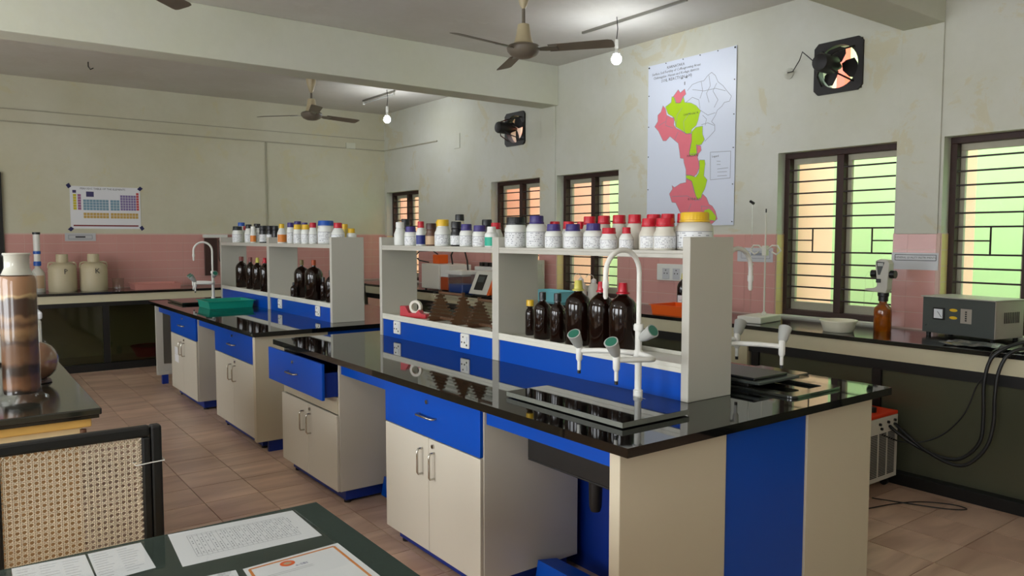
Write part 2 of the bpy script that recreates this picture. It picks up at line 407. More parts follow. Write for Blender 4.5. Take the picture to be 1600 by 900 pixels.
def strip_lines(mb, M4, pts, w, t=0.0004, mi=0):
    for a, b in zip(pts, pts[1:]):
        a = Vector(a); b = Vector(b); d = (b-a)
        if d.length < 1e-6: continue
        n = Vector((-d.y, d.x)).normalized()*w/2
        mb.prism([tuple(a-n), tuple(b-n), tuple(b+n), tuple(a+n)], t, M4, mi)
def rect(mb, M4, x0, y0, x1, y1, t=0.0006, mi=0):
    mb.prism([(x0,y0),(x1,y0),(x1,y1),(x0,y1)], t, M4, mi)

# ================================================================ STRUCTURE
S = 'structure'
def lamp(x, y, z, power, label, group=None):
    t = thing('pendant_bulb', (x, y, CZ), label, 'lamp', group)
    MB().tube([(x,y,CZ), (x+0.012,y,CZ-0.10), (x,y,z+0.17)], 0.004, 6).build('cord', 'black', t, smooth=40)
    MB().cyl((x,y,z+0.09), (x,y,z+0.17), 0.017, 0.015, 12).build('holder', 'white_plastic', t, smooth=40)
    b = MB(); b.lathe([(0.012,0.09),(0.016,0.07),(0.03,0.045)], (x,y,z), 16)
    b.build('bulb_neck', 'white_plastic', t, smooth=60)
    g = MB(); g.sphere((x,y,z), 0.045, 14, 10); g.build('globe', bulb_mat('bulb_glow', BULB_W*power), t, smooth=60)
    return t
lamp(*BULBS[0], 'bare glowing bulb hanging near the wall map, the nearer of two', None)
lamp(*BULBS[1], 'bare glowing bulb hanging at the far end of the room')
for b_, l_ in zip(BULBS_OUT, ('bare bulb over the desk area, left of the view','bare bulb left of the fan over the near bench','bare bulb behind the camera')):
    lamp(*b_, l_, 'bulbs outside the view')

XL, XR, YB = -3.2, WX+0.23, -3.2
# floor: slab of grout, tiles laid on it
floor = bx('floor', 'floor_grout', None, XL, XR, YB, FY+0.23, -0.12, -0.006, kind=S, label='brown streaked floor')
PX, PY = 0.3275, 0.3320
def pj(x, y, z):
    f = 1192.; yaw = math.radians(36.65); pit = math.atan(79/1192)
    F = Vector((math.sin(yaw)*math.cos(pit), math.cos(yaw)*math.cos(pit), -math.sin(pit))); R = Vector((math.cos(yaw), -math.sin(yaw), 0))
    U = R.cross(F); v = Vector((x, y, z-EYE)); d = v.dot(F)
    return (800+f*v.dot(R)/d, 450-f*v.dot(U)/d) if d > 0.2 else None
tm = MB().box(-PX/2+0.0025, PX/2-0.0025, -PY/2+0.0025, PY/2-0.0025, -0.008, 0)
tiles = []; rest = MB()
ix0 = int((XL-4.136)/PX)-1
for i in range(ix0, 8):
    for j in range(-17, 29):
        x = 4.136+(i+0.5)*PX; y = 2.008+(j+0.5)*PY
        if not (XL < x < WX+0.1 and YB < y < FY+0.05): continue
        p = pj(x, y, 0)
        inview = p is not None and -30 < p[0] < 1630 and p[1] < 935
        under = (1.95 < x < 3.25 and (1.9 < y < 4.9 or 5.6 < y < 8.8)) or x > 4.95 or y > 10.15 or (x < 0.35 and y > 3.6) or (x < 0.8 and y < 2.2)
        hid = (x > 1.9 and y > 2.9 and x < 3.9 and y > 5.0) or (x > 3.3 and y > 3.6)
        (tiles if inview and not under and not hid else rest).append((x, y)) if False else None
        if inview and not under and not hid: tiles.append((x, y))
        else: rest.box(x-PX/2+0.0025, x+PX/2-0.0025, y-PY/2+0.0025, y+PY/2-0.0025, -0.008, 0)
tiles.sort(key=lambda q: q[0]**2+q[1]**2)
for x, y in tiles[290:]: rest.box(x-PX/2+0.0025, x+PX/2-0.0025, y-PY/2+0.0025, y+PY/2-0.0025, -0.008, 0)
t0 = tm.build('tile', 'floor_tile', floor, bevel=0)
ORIG_f = Vector((0,0,0))
for k, (x, y) in enumerate(tiles[:290]):
    o = t0 if k == 0 else t0.copy()
    if k: COL.objects.link(o); o.parent = floor
    o.location = (x, y, 0)
rest.build('tile_field', 'floor_tile', floor, kind='stuff')

# window wall with real openings
WIN = [(9.85,10.86),(7.01,8.00),(5.71,6.70),(2.84,3.83),(1.50,2.51)]   # y ranges, far to near
WIN += [(-0.35,0.65)]
WZ0, WZ1 = 0.93, 2.28
FANS = [(7.48,2.89),(3.31,2.90)]
holes = [(a,b,WZ0,WZ1) for a,b in WIN] + [(y-0.19,y+0.19,z-0.19,z+0.19) for y,z in FANS]
ys = sorted({YB, FY+0.23} | {h[0] for h in holes} | {h[1] for h in holes})
zs = sorted({0, CZ} | {h[2] for h in holes} | {h[3] for h in holes})
w = MB()
for a, b in zip(ys, ys[1:]):
    run = None
    for c, d in zip(zs, zs[1:]):
        ym, zm = (a+b)/2, (c+d)/2
        solid = not any(h[0] < ym < h[1] and h[2] < zm < h[3] for h in holes)
        if solid: run = (run[0], d) if run else (c, d)
        if (not solid or d == zs[-1]) and run:
            w.box(WX, WX+0.23, a, b, run[0], run[1]); run = None
wall_r = w.build('wall_right', 'wall', None, kind=S)
wall_f = bx('wall_back', 'wall_far', None, XL-0.2, WX, FY, FY+0.23, 0, CZ, kind=S)
wl = MB(); LW = [(-1.6,0.6),(2.0,4.4),(5.6,8.0)]; prev_ = YB  # unseen openings added for the fill lamps
for a, b in LW:
    wl.box(XL-0.2,XL,prev_,a,0,CZ); wl.box(XL-0.2,XL,a,b,0,0.95); wl.box(XL-0.2,XL,a,b,2.5,CZ); prev_ = b
wl.box(XL-0.2,XL,prev_,FY,0,CZ); wl.build('wall_left','wall',None,kind=S)
bx('wall_front', 'wall', None, XL-0.2, XR, YB-0.2, YB, 0, CZ, kind=S)
bx('ceiling', 'ceiling', None, XL-0.2, XR, YB-0.2, FY+0.23, CZ, CZ+0.15, kind=S)
bx('ceiling_beam', 'beam', None, XL, WX, 6.68, 6.97, 3.065, CZ, kind=S, bevel=0.006)
bx('ceiling_beam', 'beam', None, XL, WX, 2.53, 2.82, 3.065, CZ, kind=S, bevel=0.006)
bx('pilaster', 'wall', None, WX-0.014, WX, 2.53, 2.82, 1.605, 3.065, kind=S, bevel=0.004)
bx('pilaster', 'wall', None, WX-0.014, WX, 6.72, 6.97, 1.605, 3.065, kind=S, bevel=0.004)
bx('door_1', 'greasy_black', None, 0.30, 0.575, FY-0.05, FY, 0.95, 2.35, kind=S)
# tiled dado
TH = 1.61; TR = 0.1133; T0 = 0.925
back_r = MB()
segs = []; prev = YB
for a, b in sorted(WIN): segs.append((prev, a)); prev = b
segs.append((prev, FY))
for a, b in segs: back_r.box(WX-0.006, WX, a, b, 0.90, TH)
for a, b in WIN:  # tile bedding on the jambs and sill
    back_r.box(WX, WX+0.10, b-0.006, b, WZ0, TH); back_r.box(WX, WX+0.10, a, a+0.006, WZ0, TH)
dado_r = back_r.build('trim_1', 'grout', None, kind=S, label='pink tiled dado along the window wall')
dado_f = MB().box(0.585, WX-0.006, FY-0.006, FY, 0.92, TH+0.02).build('trim_2', 'grout', None, kind=S, label='pink tiled dado along the far wall')
tr = MB().box(-0.002,0, -0.0988,0.0988, 0.0017,TR-0.0017).build('tile', 'tile_pink', dado_r)
first = [True]
def put(proto, parent, loc, sy=None, axis=1):
    if first[0]: o = proto; first[0] = False
    else: o = proto.copy(); COL.objects.link(o); o.parent = parent
    o.location = loc
    if sy is not None: o.scale = (1, sy, 1) if axis == 1 else (sy, 1, 1)
for a, b in segs:
    if b < 1.4: continue
    n0 = math.floor((a-2.735)/0.2)
    y = 2.735+n0*0.2
    while y < b:
        lo, hi = max(y, a), min(y+0.2, b)
        if hi-lo > 0.03:
            for r in range(6): put(tr, dado_r, (WX-0.006, (lo+hi)/2, T0+r*TR), (hi-lo)/0.2)
        y += 0.2
jt = MB().box(0.002,0.098, -0.002,0, 0.0017,TR-0.0017).build('tile', 'tile_yellow', dado_r)
first = [True]
for a, b in WIN[:5]:
    for r in range(6): put(jt, dado_r, (WX, b-0.006, T0+r*TR))
tf = MB().box(-0.0988,0.0988, -0.002,0, 0.0017,TR-0.0017).build('tile', 'tile_pink', dado_f)
first = [True]
x = 0.585
while x < WX-0.02:
    hi = min(x+0.2, WX-0.01)
    for r in range(6): put(tf, dado_f, ((x+hi)/2, FY-0.006, T0+0.012+r*TR+0.001), (hi-x)/0.2, 0)
    x += 0.2
# windows
nb = 0
for wi, (a, b) in enumerate(WIN):
    W = thing('window_%d' % (wi+1), (WX+0.10, (a+b)/2, WZ0), kind=S)
    fx0, fx1 = WX+0.10, WX+0.165
    f = MB(); fw = 0.045; mid = (a+b)/2
    f.box(fx0, fx1, a, b, WZ0, WZ0+fw); f.box(fx0, fx1, a, b, WZ1-fw, WZ1)
    f.box(fx0, fx1, a, a+fw, WZ0+fw, WZ1-fw); f.box(fx0, fx1, b-fw, b, WZ0+fw, WZ1-fw)
    f.box(fx0, fx1, mid-0.03, mid+0.03, WZ0+fw, WZ1-fw)
    f.build('window_frame', 'window_wood', W, bevel=0.004)
    # iron bars across, one every 10 cm; two rows broken by an upright
    n = 12; pitch = (WZ1-WZ0-2*fw)/(n+1)
    for k in range(1, n+1):
        z = WZ0+fw+pitch*k
        if k == 6: 
            for (lo, hi) in ((mid+0.03+0.20, b-fw), (a+fw+0.10 if False else a+fw, mid-0.03-0.24)):
                MB().cyl((fx0+0.012,lo,z), (fx0+0.012,hi,z), 0.006, n=6).build('bar', 'bar_iron', W, smooth=60)
            continue
        MB().cyl((fx0+0.012,a+0.02,z), (fx0+0.012,b-0.02,z), 0.0072, n=6).build('bar', 'bar_iron', W, smooth=60)
    zl, zh = WZ0+fw+pitch*5, WZ0+fw+pitch*7
    for yy in (mid+0.03+0.20, mid-0.03-0.24):
        MB().cyl((fx0+0.012,yy,zl), (fx0+0.012,yy,zh), 0.006, n=6).build('upright', 'bar_iron', W, smooth=60)
    # pale sashes behind the bars with glass
    for (c, d) in ((a+0.02, mid-0.005), (mid+0.005, b-0.02)):
        s_ = MB(); sx0, sx1 = WX+0.168, WX+0.20; sw = 0.055
        s_.box(sx0,sx1,c,d,WZ0+0.01,WZ0+0.11); s_.box(sx0,sx1,c,d,WZ1-0.09,WZ1-0.02)
        s_.box(sx0,sx1,c,c+sw,WZ0+0.11,WZ1-0.09); s_.box(sx0,sx1,d-sw,d,WZ0+0.11,WZ1-0.09)
        sash = s_.build('sash', 'sash', W, bevel=0.003)
        MB().box(sx0+0.012,sx0+0.016,c+sw,d-sw,WZ0+0.11,WZ1-0.09).build('pane', 'pane', sash)
# outside: neighbouring coral piers, pale green yard wall, ground
for a, b in WIN[:5]:
    bx('outside_pier', 'coral', None, XR, WX+(0.46 if b < 3 else 0.80), b-0.03, b+0.12, -0.1, 3.6, kind=S)
bx('outside_wall', 'green_out', None, 7.6, 7.8, -8, 16, -0.1, 4.3, kind=S)
bx('outside_parapet', 'coral_deep', None, 7.5, 7.599, 4.35, 16, 2.75, 4.3, kind=S)
bx('outside_ground', 'ground_out', None, XR, 7.6, -8, 16, -0.3, -0.1, kind=S)
# conduits on the far wall and down it
MB().tube([(XL,FY-0.012,3.11),(WX,FY-0.012,3.095)],0.006,6).build('trim_3','conduit',None,smooth=60,kind=S,label='thin cable conduit high on the far wall')
MB().tube([(XL,FY-0.014,2.97),(WX-0.01,FY-0.014,2.935),(WX-0.012,10.9,2.935),(WX-0.012,9.3,2.93)],0.009,6).build('trim_4','conduit',None,smooth=60,kind=S,label='main cable conduit turning the far corner')
MB().tube([(3.74,FY-0.012,2.94),(3.74,FY-0.012,TH+0.02)],0.010,6).build('trim_5','conduit',None,smooth=60,kind=S,label='cable conduit running down the far wall')

# ---------------------------------------------------------------- ceiling fans
def fan(x, y, z, a0, label):
    t = thing('ceiling_fan', (x,y,CZ), label, 'fan')
    MB().lathe([(0.012,-0.17),(0.03,-0.14),(0.055,-0.05),(0.06,0.0)],(x,y,CZ),18).build('canopy','fan_cream',t,smooth=50)
    MB().cyl((x,y,z+0.19),(x,y,CZ-0.15),0.013,n=10).build('rod','fan_blade',t,smooth=50)
    MB().lathe([(0.10,0.035),(0.075,0.05),(0.055,0.12),(0.045,0.19),(0.014,0.20)],(x,y,z),20).build('bell','fan_cream',t,smooth=40)
    MB().lathe([(0.02,-0.062),(0.06,-0.058),(0.10,-0.04),(0.125,-0.012),(0.13,0.012),(0.118,0.03),(0.10,0.036)],(x,y,z),28).build('motor','fan_blade',t,smooth=40)
    for k in range(3):
        a = math.radians(a0+120*k)
        R = Matrix.Translation((x,y,z)) @ Matrix.Rotation(a,4,'Z')
        b = MB(); tilt = Matrix.Rotation(math.radians(-13),4,'X')
        b.prism([(0.20,-0.055),(0.66,-0.066),(0.69,-0.055),(0.70,-0.03),(0.70,0.045),(0.69,0.062),(0.66,0.066),(0.20,0.06)],0.003,R @ tilt)
        bl = b.build('blade','fan_blade',t,bevel=0.001,seg=1)
        c = MB(); c.prism([(0.10,-0.02),(0.18,-0.035),(0.27,-0.03),(0.27,0.03),(0.18,0.035),(0.10,0.02)],0.004,R @ tilt @ Matrix.Translation((0,0,-0.005)))
        c.build('blade_bracket','steel',bl)
    return t
fan(3.645,4.75,3.022,187,'dusty three-blade ceiling fan with cream bell, over the nearer bench')
fan(3.657,9.00,3.065,133,'three-blade ceiling fan beyond the beam, over the rear bench')
fan(0.84,4.90,3.085,45,'ceiling fan at the top left of which only one blade tip shows')
# tube light battens
for (x, y0, y1, lb) in ((4.88,4.20,5.45,'thin bare metal batten on the ceiling beside the nearer bulb'),(4.80,9.02,9.95,'unlit tube light batten beside the far bulb')):
    t = thing('tube_light', (x,(y0+y1)/2,CZ), lb, 'light fitting')
    bx('batten','steel',t,x-0.012,x+0.012,y0,y1,CZ-0.02,CZ)
    if y0 < 6: continue
    MB().cyl((x,y0+0.04,CZ-0.05),(x,y1-0.04,CZ-0.05),0.010,n=8).build('tube','knob_grey',t,smooth=60)
    for yy in (y0+0.02,y1-0.02): bx('end_holder','white_plastic',t,x-0.012,x+0.012,yy-0.015,yy+0.015,CZ-0.068,CZ-0.03)
# ---------------------------------------------------------------- exhaust fans
def exhaust(y, z, label, a0):
    t = thing('exhaust_fan', (WX,y,z), label, 'fan')
    sq = MB(); n = 32; h = 0.20; x0, x1 = WX-0.02, WX+0.02
    outer = []; inner = []
    for k in range(n):
        a = 2*PI*(k+0.5)/n; c, s_ = math.cos(a), math.sin(a); q = h/max(abs(c),abs(s_)); outer.append((c*q,s_*q)); inner.append((c*0.165,s_*0.165))
    vs_ = [(x0,y+p[0],z+p[1]) for p in outer]+[(x0,y+p[0],z+p[1]) for p in inner]+[(x1,y+p[0],z+p[1]) for p in outer]+[(x1+0.03,y+p[0],z+p[1]) for p in inner]
    fs = []
    for k in range(n):
        j = (k+1) % n
        fs += [(k,j,n+j,n+k),(n+k,n+j,3*n+j,3*n+k),(3*n+k,3*n+j,2*n+j,2*n+k),(2*n+k,2*n+j,j,k)]
    sq.add(vs_, fs); sq.build('frame','greasy_black',t,smooth=35)
    MB().lathe([(0.03,-0.01),(0.062,0.0),(0.07,0.02),(0.07,0.17),(0.05,0.2),(0.02,0.28)],(0,0,0),18,M4=Matrix.Translation((WX-0.27,y,z)) @ Matrix.Rotation(PI/2,4,'Y')).build('motor','greasy_black',t,smooth=40)
    for k in range(4):
        a = PI/4+k*PI/2
        MB().tube([(WX-0.20,y+0.06*math.cos(a),z+0.06*math.sin(a)),(WX-0.16,y+0.12*math.cos(a),z+0.12*math.sin(a)),(WX-0.02,y+0.185*math.cos(a),z+0.185*math.sin(a))],0.007,6).build('strut','greasy_black',t,smooth=60)
    for k in range(3):
        R = Matrix.Translation((WX+0.0,y,z)) @ Matrix.Rotation(math.radians(a0+120*k),4,'X') @ Matrix.Rotation(PI/2,4,'Y') @ Matrix.Rotation(math.radians(0),4,'Z')
        b = MB(); b.prism([(-0.03,0.03),(-0.075,0.08),(-0.085,0.125),(-0.05,0.152),(0.03,0.155),(0.07,0.13),(0.05,0.06),(0.025,0.025)],0.003,R @ Matrix.Rotation(math.radians(24),4,'Y'))
        b.build('blade','greasy_black',t)
    return t
exhaust(3.31,2.90,'greasy black exhaust fan high in the wall between the map and the corner beam',-50)
exhaust(7.48,2.89,'small-looking black exhaust fan under the middle beam, far along the window wall',10)
t = thing('wall_plug_socket', (WX,3.745,2.92), 'round white plug socket by the nearer exhaust fan', 'socket')
MB().lathe([(0.045,0),(0.045,0.012),(0.03,0.02),(0.012,0.045)],(0,0,0),20,M4=Matrix.Translation((WX,3.745,2.92)) @ Matrix.Rotation(-PI/2,4,'Y')).build('socket_body','wall',t,smooth=40)
MB().tube([(WX-0.04,3.745,2.92),(WX-0.05,3.68,2.92),(WX-0.05,3.62,3.0),(WX-0.2,3.5,3.02),(WX-0.26,3.37,2.92)],0.004,6).build('cord','black',t,smooth=60)
# patch box on the wall and small access panels
t = bx('junction_box','wall',None,WX-0.012,WX,8.72,8.86,2.78,2.98,bevel=0.004); setp(t,'painted-over flat junction box high on the window wall','junction box')
t = bx('junction_box','beam',None,4.97,5.12,FY-0.02,FY,2.93,3.02,bevel=0.004); setp(t,'small painted junction box on the far wall near the corner','junction box')
# ---------------------------------------------------------------- wall map
mp = thing('wall_map', (WX,4.78,2.4), 'large white soil map of a district in pink and lime, pinned to the wall', 'map')
q = MB(); q.box(WX-0.010,WX-0.007,4.26,5.30,1.69,3.25); q.build('map_sheet','map_paper',mp)
REG=[
('pink',[(4.977, 2.913), (4.915, 2.969), (4.891, 2.936), (4.837, 2.963), (4.821, 2.914), (4.844, 2.899), (4.889, 2.841), (4.944, 2.848)]),
('green',[(4.993, 2.915), (5.0, 2.862), (5.072, 2.83), (5.038, 2.759), (4.973, 2.721), (4.949, 2.676), (4.94, 2.627), (4.877, 2.59), (4.806, 2.546), (4.753, 2.546), (4.746, 2.581), (4.694, 2.61), (4.673, 2.654), (4.659, 2.71), (4.645, 2.737), (4.698, 2.791), (4.759, 2.823), (4.835, 2.839), (4.852, 2.901), (4.889, 2.841), (4.936, 2.847), (4.961, 2.905)]),
('pink',[(5.104, 2.846), (5.071, 2.812), (5.054, 2.749), (4.989, 2.716), (4.957, 2.713), (4.964, 2.647), (4.94, 2.615), (4.861, 2.576), (4.814, 2.547), (4.745, 2.54), (4.744, 2.475), (4.758, 2.429), (4.772, 2.36), (4.659, 2.35), (4.673, 2.316), (4.65, 2.262), (4.649, 2.221), (4.678, 2.164), (4.715, 2.143), (4.745, 2.157), (4.807, 2.161), (4.808, 2.214), (4.832, 2.276), (4.84, 2.318), (4.879, 2.327), (4.888, 2.382), (4.906, 2.467), (4.954, 2.502), (5.01, 2.544), (5.058, 2.506), (5.098, 2.51), (5.158, 2.609), (5.208, 2.657), (5.168, 2.702), (5.169, 2.763), (5.128, 2.789)]),
('green',[(4.746, 2.557), (4.701, 2.593), (4.62, 2.596), (4.618, 2.52), (4.595, 2.472), (4.631, 2.429), (4.676, 2.427), (4.681, 2.352), (4.704, 2.336), (4.764, 2.341), (4.772, 2.36), (4.758, 2.417), (4.744, 2.475)]),
('pink',[(4.691, 2.434), (4.638, 2.418), (4.63, 2.376), (4.666, 2.345), (4.681, 2.352)]),
('green',[(4.65, 2.291), (4.591, 2.286), (4.583, 2.251), (4.59, 2.205), (4.596, 2.141), (4.558, 2.104), (4.572, 2.053), (4.586, 2.018), (4.614, 1.979), (4.628, 1.927), (4.665, 1.922), (4.689, 1.971), (4.721, 2.061), (4.737, 2.103), (4.806, 2.137), (4.807, 2.167), (4.73, 2.15), (4.692, 2.136), (4.656, 2.174), (4.649, 2.221), (4.657, 2.262)]),
('pink',[(4.806, 2.131), (4.737, 2.103), (4.704, 2.001), (4.665, 1.928), (4.621, 1.944), (4.607, 1.979), (4.562, 1.942), (4.532, 1.882), (4.495, 1.864), (4.459, 1.817), (4.436, 1.747), (4.513, 1.69), (4.798, 1.724), (4.878, 1.828), (4.927, 1.908), (4.975, 1.916), (5.008, 1.997), (4.969, 2.044), (4.978, 2.075), (4.945, 2.055), (4.875, 2.087), (4.805, 2.095)]),
('green',[(4.589, 1.826), (4.531, 1.842), (4.494, 1.818), (4.45, 1.77), (4.457, 1.73), (4.551, 1.743)]),
]
LIN=[
[(4.806, 2.941), (4.747, 2.99), (4.672, 3.001), (4.614, 3.003), (4.571, 3.042), (4.528, 3.063), (4.485, 3.028), (4.455, 2.967), (4.399, 2.924), (4.356, 2.873), (4.307, 2.821), (4.326, 2.779), (4.381, 2.776), (4.408, 2.746), (4.457, 2.718), (4.477, 2.676), (4.519, 2.624), (4.483, 2.591), (4.481, 2.54), (4.531, 2.499), (4.595, 2.454)],
[(4.82, 2.837), (4.744, 2.873), (4.669, 2.839), (4.653, 2.756)],
[(4.643, 2.997), (4.626, 2.914), (4.655, 2.849)],
[(4.557, 3.04), (4.54, 2.946), (4.582, 2.884), (4.551, 2.799)],
[(4.469, 2.958), (4.51, 2.896), (4.452, 2.808), (4.493, 2.746)],
[(4.746, 2.943), (4.612, 2.911), (4.482, 2.914), (4.37, 2.875)],
[(4.652, 2.744), (4.563, 2.687), (4.478, 2.698)],
[(4.635, 2.609), (4.562, 2.618), (4.49, 2.586)],
[(4.622, 2.694), (4.577, 2.654), (4.591, 2.598)],
[(5.054, 2.737), (5.068, 2.653), (4.971, 2.618)],
[(4.94, 2.615), (4.926, 2.733), (4.865, 2.796)],
[(4.83, 2.555), (4.847, 2.663), (4.772, 2.737)],
[(5.15, 2.663), (5.069, 2.69)],
[(4.954, 2.502), (4.908, 2.575)],
[(4.976, 1.971), (4.787, 1.969), (4.68, 1.917)],
[(4.814, 1.736), (4.74, 1.896)],
[(4.587, 1.732), (4.62, 1.868), (4.502, 1.853)],
[(4.527, 2.35), (4.303, 2.341), (4.304, 2.106), (4.522, 2.102), (4.527, 2.35)],
[(4.445, 2.194), (4.327, 2.197)],
[(4.445, 2.166), (4.34, 2.164)],
[(4.444, 2.131), (4.339, 2.13)],
[(4.454, 2.264), (4.412, 2.26)],
[(4.453, 2.235), (4.411, 2.232)],
]
MW = frame_M((WX-0.0105,0,0),(0,-1,0),(0,0,1))
for col in ('pink','green'):
    k = 0
    for c, poly in REG:
        k += 1
        if c != col: continue
        MB().prism([(-y,z) for y,z in poly],0.0004+0.0002*(k%3),MW).build('printed_region','map_'+col,mp,label={'pink':'pink printed district','green':'lime printed district'}[col])
mb = MB()
for l in LIN: strip_lines(mb,MW @ Matrix.Translation((0,0,0.0008)),[(-y,z) for y,z in l],0.004)
for c, poly in REG: strip_lines(mb,MW @ Matrix.Translation((0,0,0.0009)),[(-y,z) for y,z in poly+poly[:1]],0.0035)
rect(mb,MW,-4.885,3.06,-4.86,3.075); rect(mb,MW,-4.835,3.062,-4.81,3.077); rect(mb,MW,-4.845,3.0,-4.832,3.03)
mb.build('printed_lines','ink_grey',mp)
for s_, yy, zz, sz in (('KARNATAKA',4.95,3.196,0.036),('Surface Soil Fertility of Coffeegrowing Areas',4.95,3.158,0.033),('Chikmagalur, Hassan and Kodagu districts',4.95,3.120,0.033),('SOIL REACTION (pH)',4.94,3.080,0.040),
                       ('CHIKMAGALUR',4.76,2.724,0.026),('HASSAN',4.735,2.338,0.034),('KODAGU',4.71,1.936,0.032),('Legend',4.47,2.31,0.026)):
    text_obj('printed_text',s_,sz,MW @ Matrix.Translation((-yy,zz,0.0015)),'ink',mp)
for (yy,zz) in ((5.285,3.23),(4.275,3.235),(5.285,2.96),(5.285,2.66),(5.285,2.37),(5.285,2.05),(4.275,2.96),(4.275,2.66),(4.275,2.37),(4.275,2.05),(4.275,1.72),(5.07,3.24),(4.86,3.24),(4.66,3.24),(4.46,3.24)):
    MB().cyl((WX-0.012,yy,zz),(WX-0.017,yy,zz),0.008 if zz>3.22 and (yy>5.2 or yy<4.3) else 0.005,n=8).build('pin','black',mp)
# ---------------------------------------------------------------- periodic table poster
pt = thing('periodic_table_poster', (1.68,FY,1.95), 'laminated periodic table poster taped on the far wall', 'poster')
pm = on_wall_f(1.68,1.955,0.006)
q = MB(); rect(q,pm,-0.40,-0.265,0.40,0.265,0.002); q.build('poster_sheet','paper',pt)
cells = {'yellow_cell':(rgb(206,192,40),[]),'mauve_cell':(rgb(156,98,140),[]),'blue_cell':(rgb(120,156,176),[]),'ochre_cell':(rgb(196,164,90),[]),'violet_cell':(rgb(126,112,160),[]),'red_cell':(rgb(196,76,76),[]),'navy_cell':(rgb(62,58,104),[])}
def cell(kind, x0, y0, nx, ny, w_, h_, g=0.004):
    for i in range(nx):
        for j in range(ny): cells[kind][1].append((x0+i*w_,y0-j*h_-h_+g,x0+(i+1)*w_-g,y0-j*h_))
cell('yellow_cell',-0.365,0.165,1,6,0.04,0.033); cell('mauve_cell',-0.315,0.165,1,6,0.04,0.033)
cell('blue_cell',-0.255,0.10,8,4,0.036,0.034); cell('blue_cell',0.05,0.10,3,4,0.036,0.034)
cell('violet_cell',0.165,0.165,6,6,0.031,0.033); cell('red_cell',0.352,0.20,1,7,0.034,0.033)
cell('ochre_cell',-0.255,-0.065,8,2,0.036,0.036); cell('ochre_cell',0.05,-0.065,9,2,0.036,0.036)
cell('navy_cell',-0.22,0.20,1,1,0.085,0.065,0.0); cell('navy_cell',-0.37,0.215,1,1,0.04,0.035,0.0)
for k_, (c_, l_) in cells.items():
    M[k_] = mat(k_, c_, 0.35); mb = MB()
    for r in l_: rect(mb, pm @ Matrix.Translation((0,0,0.0021)), *r, 0.0005)
    mb.build('printed_cells', k_, pt)
M['maroon'] = mat('maroon_print', rgb(120,20,32), 0.4)
mb = MB(); rect(mb,pm @ Matrix.Translation((0,0,0.0021)),-0.37,-0.235,0.37,-0.218,0.0005); mb.build('printed_stripe','maroon',pt)
text_obj('printed_text','PERIODIC TABLE OF THE ELEMENTS',0.032,pm @ Matrix.Translation((-0.03,0.235,0.003)),'ink',pt)
for (a_, b_) in ((-0.41,0.265),(0.40,0.255),(-0.40,-0.27),(0.41,-0.255)):
    MB().prism([(-0.025,-0.018),(0.025,-0.024),(0.025,0.018),(-0.025,0.024)],0.0012,pm @ Matrix.Translation((a_,b_,0.0025)) @ Matrix.Rotation(0.9 if a_*b_ > 0 else -0.9,4,'Z')).build('tape','blue_tape',pt)
t = thing('paper_notice',(1.37,FY,1.56),'small sleeved paper notice below the periodic table','notice')
pm = on_wall_f(1.38,1.585,0.012)
q = MB(); rect(q,pm,-0.17,-0.05,0.17,0.05,0.001); q.build('notice_sheet','paper_grey',t)
q = MB(); strip_lines(q,pm @ Matrix.Translation((0,0,0.0012)),[(-0.13,-0.025),(0.13,-0.025),(0.13,0.025),(-0.13,0.025),(-0.13,-0.025)],0.006); q.build('printed_border','ink_grey',t)
q = MB(); rect(q,pm @ Matrix.Translation((0,0,0.0012)),-0.055,-0.008,0.055,0.010,0.0005); q.build('printed_word','ink',t)
for hx_,hy_ in ((1.35,9.6),(2.2,8.6)):
    h_ = MB().tube([(hx_,hy_,CZ),(hx_,hy_,CZ-0.05),(hx_+0.02,hy_,CZ-0.08),(hx_+0.05,hy_,CZ-0.06)],0.006,6).build('ceiling_hook','black',None,smooth=60,origin=(hx_,hy_,CZ)); setp(h_,'small black hook in the ceiling, the left of two' if hx_ < 2 else 'small black hook in the ceiling, the right of two','hook')
t = thing('paper_notice',(WX,2.68,1.4),'white sleeved paper notice on the pier above the grey electrical box','notice')
pm = on_wall_r(2.68,1.41,0.012)
q = MB(); rect(q,pm,-0.165,-0.062,0.165,0.06,0.001); q.build('notice_sheet','paper_grey',t)
q = MB(); strip_lines(q,pm @ Matrix.Translation((0,0,0.0012)),[(-0.14,0.005),(0.15,0.005),(0.15,0.045),(-0.14,0.045),(-0.14,0.005)],0.004); q.build('printed_border','ink',t)
text_obj('printed_text','GENERAL QUALITY INSTRUMENTS',0.0185,pm @ Matrix.Translation((0.005,0.025,0.0015)),'ink',t)
t = thing('paper_notice',(WX,3.98,1.45),'paper notice behind the burette stand','notice')
pm = on_wall_r(4.02,1.43,0.012)
q = MB(); rect(q,pm,-0.19,-0.06,0.17,0.06,0.001); q.build('notice_sheet','paper_grey',t)
q = MB(); strip_lines(q,pm @ Matrix.Translation((0,0,0.0012)),[(-0.15,-0.03),(0.14,-0.03),(0.14,0.03),(-0.15,0.03),(-0.15,-0.03)],0.004); rect(q,pm @ Matrix.Translation((0,0,0.0012)),-0.05,-0.005,0.1,0.02,0.0005); q.build('printed_border','ink_grey',t)
# switchboard
t = thing('switchboard',(WX,4.97,1.245),'white two-gang switch and socket board on the tiles','switchboard')
MB().box(WX-0.03,WX-0.010,4.80,5.14,1.165,1.325).build('plate','white_plastic',t,bevel=0.006)
for k in range(2):
    y = 5.02-0.13*k
    MB().box(WX-0.035,WX-0.03,y-0.045,y+0.045,1.18,1.285).build('socket','paper_grey',t,bevel=0.003)
    q = MB()
    for (dy,dz) in ((0,0.03),(-0.018,0.0),(0.018,0.0)): q.cyl((WX-0.035,y+dy,1.235+dz),(WX-0.037,y+dy,1.235+dz),0.006,n=8)
    q.build('socket_hole','black',t)
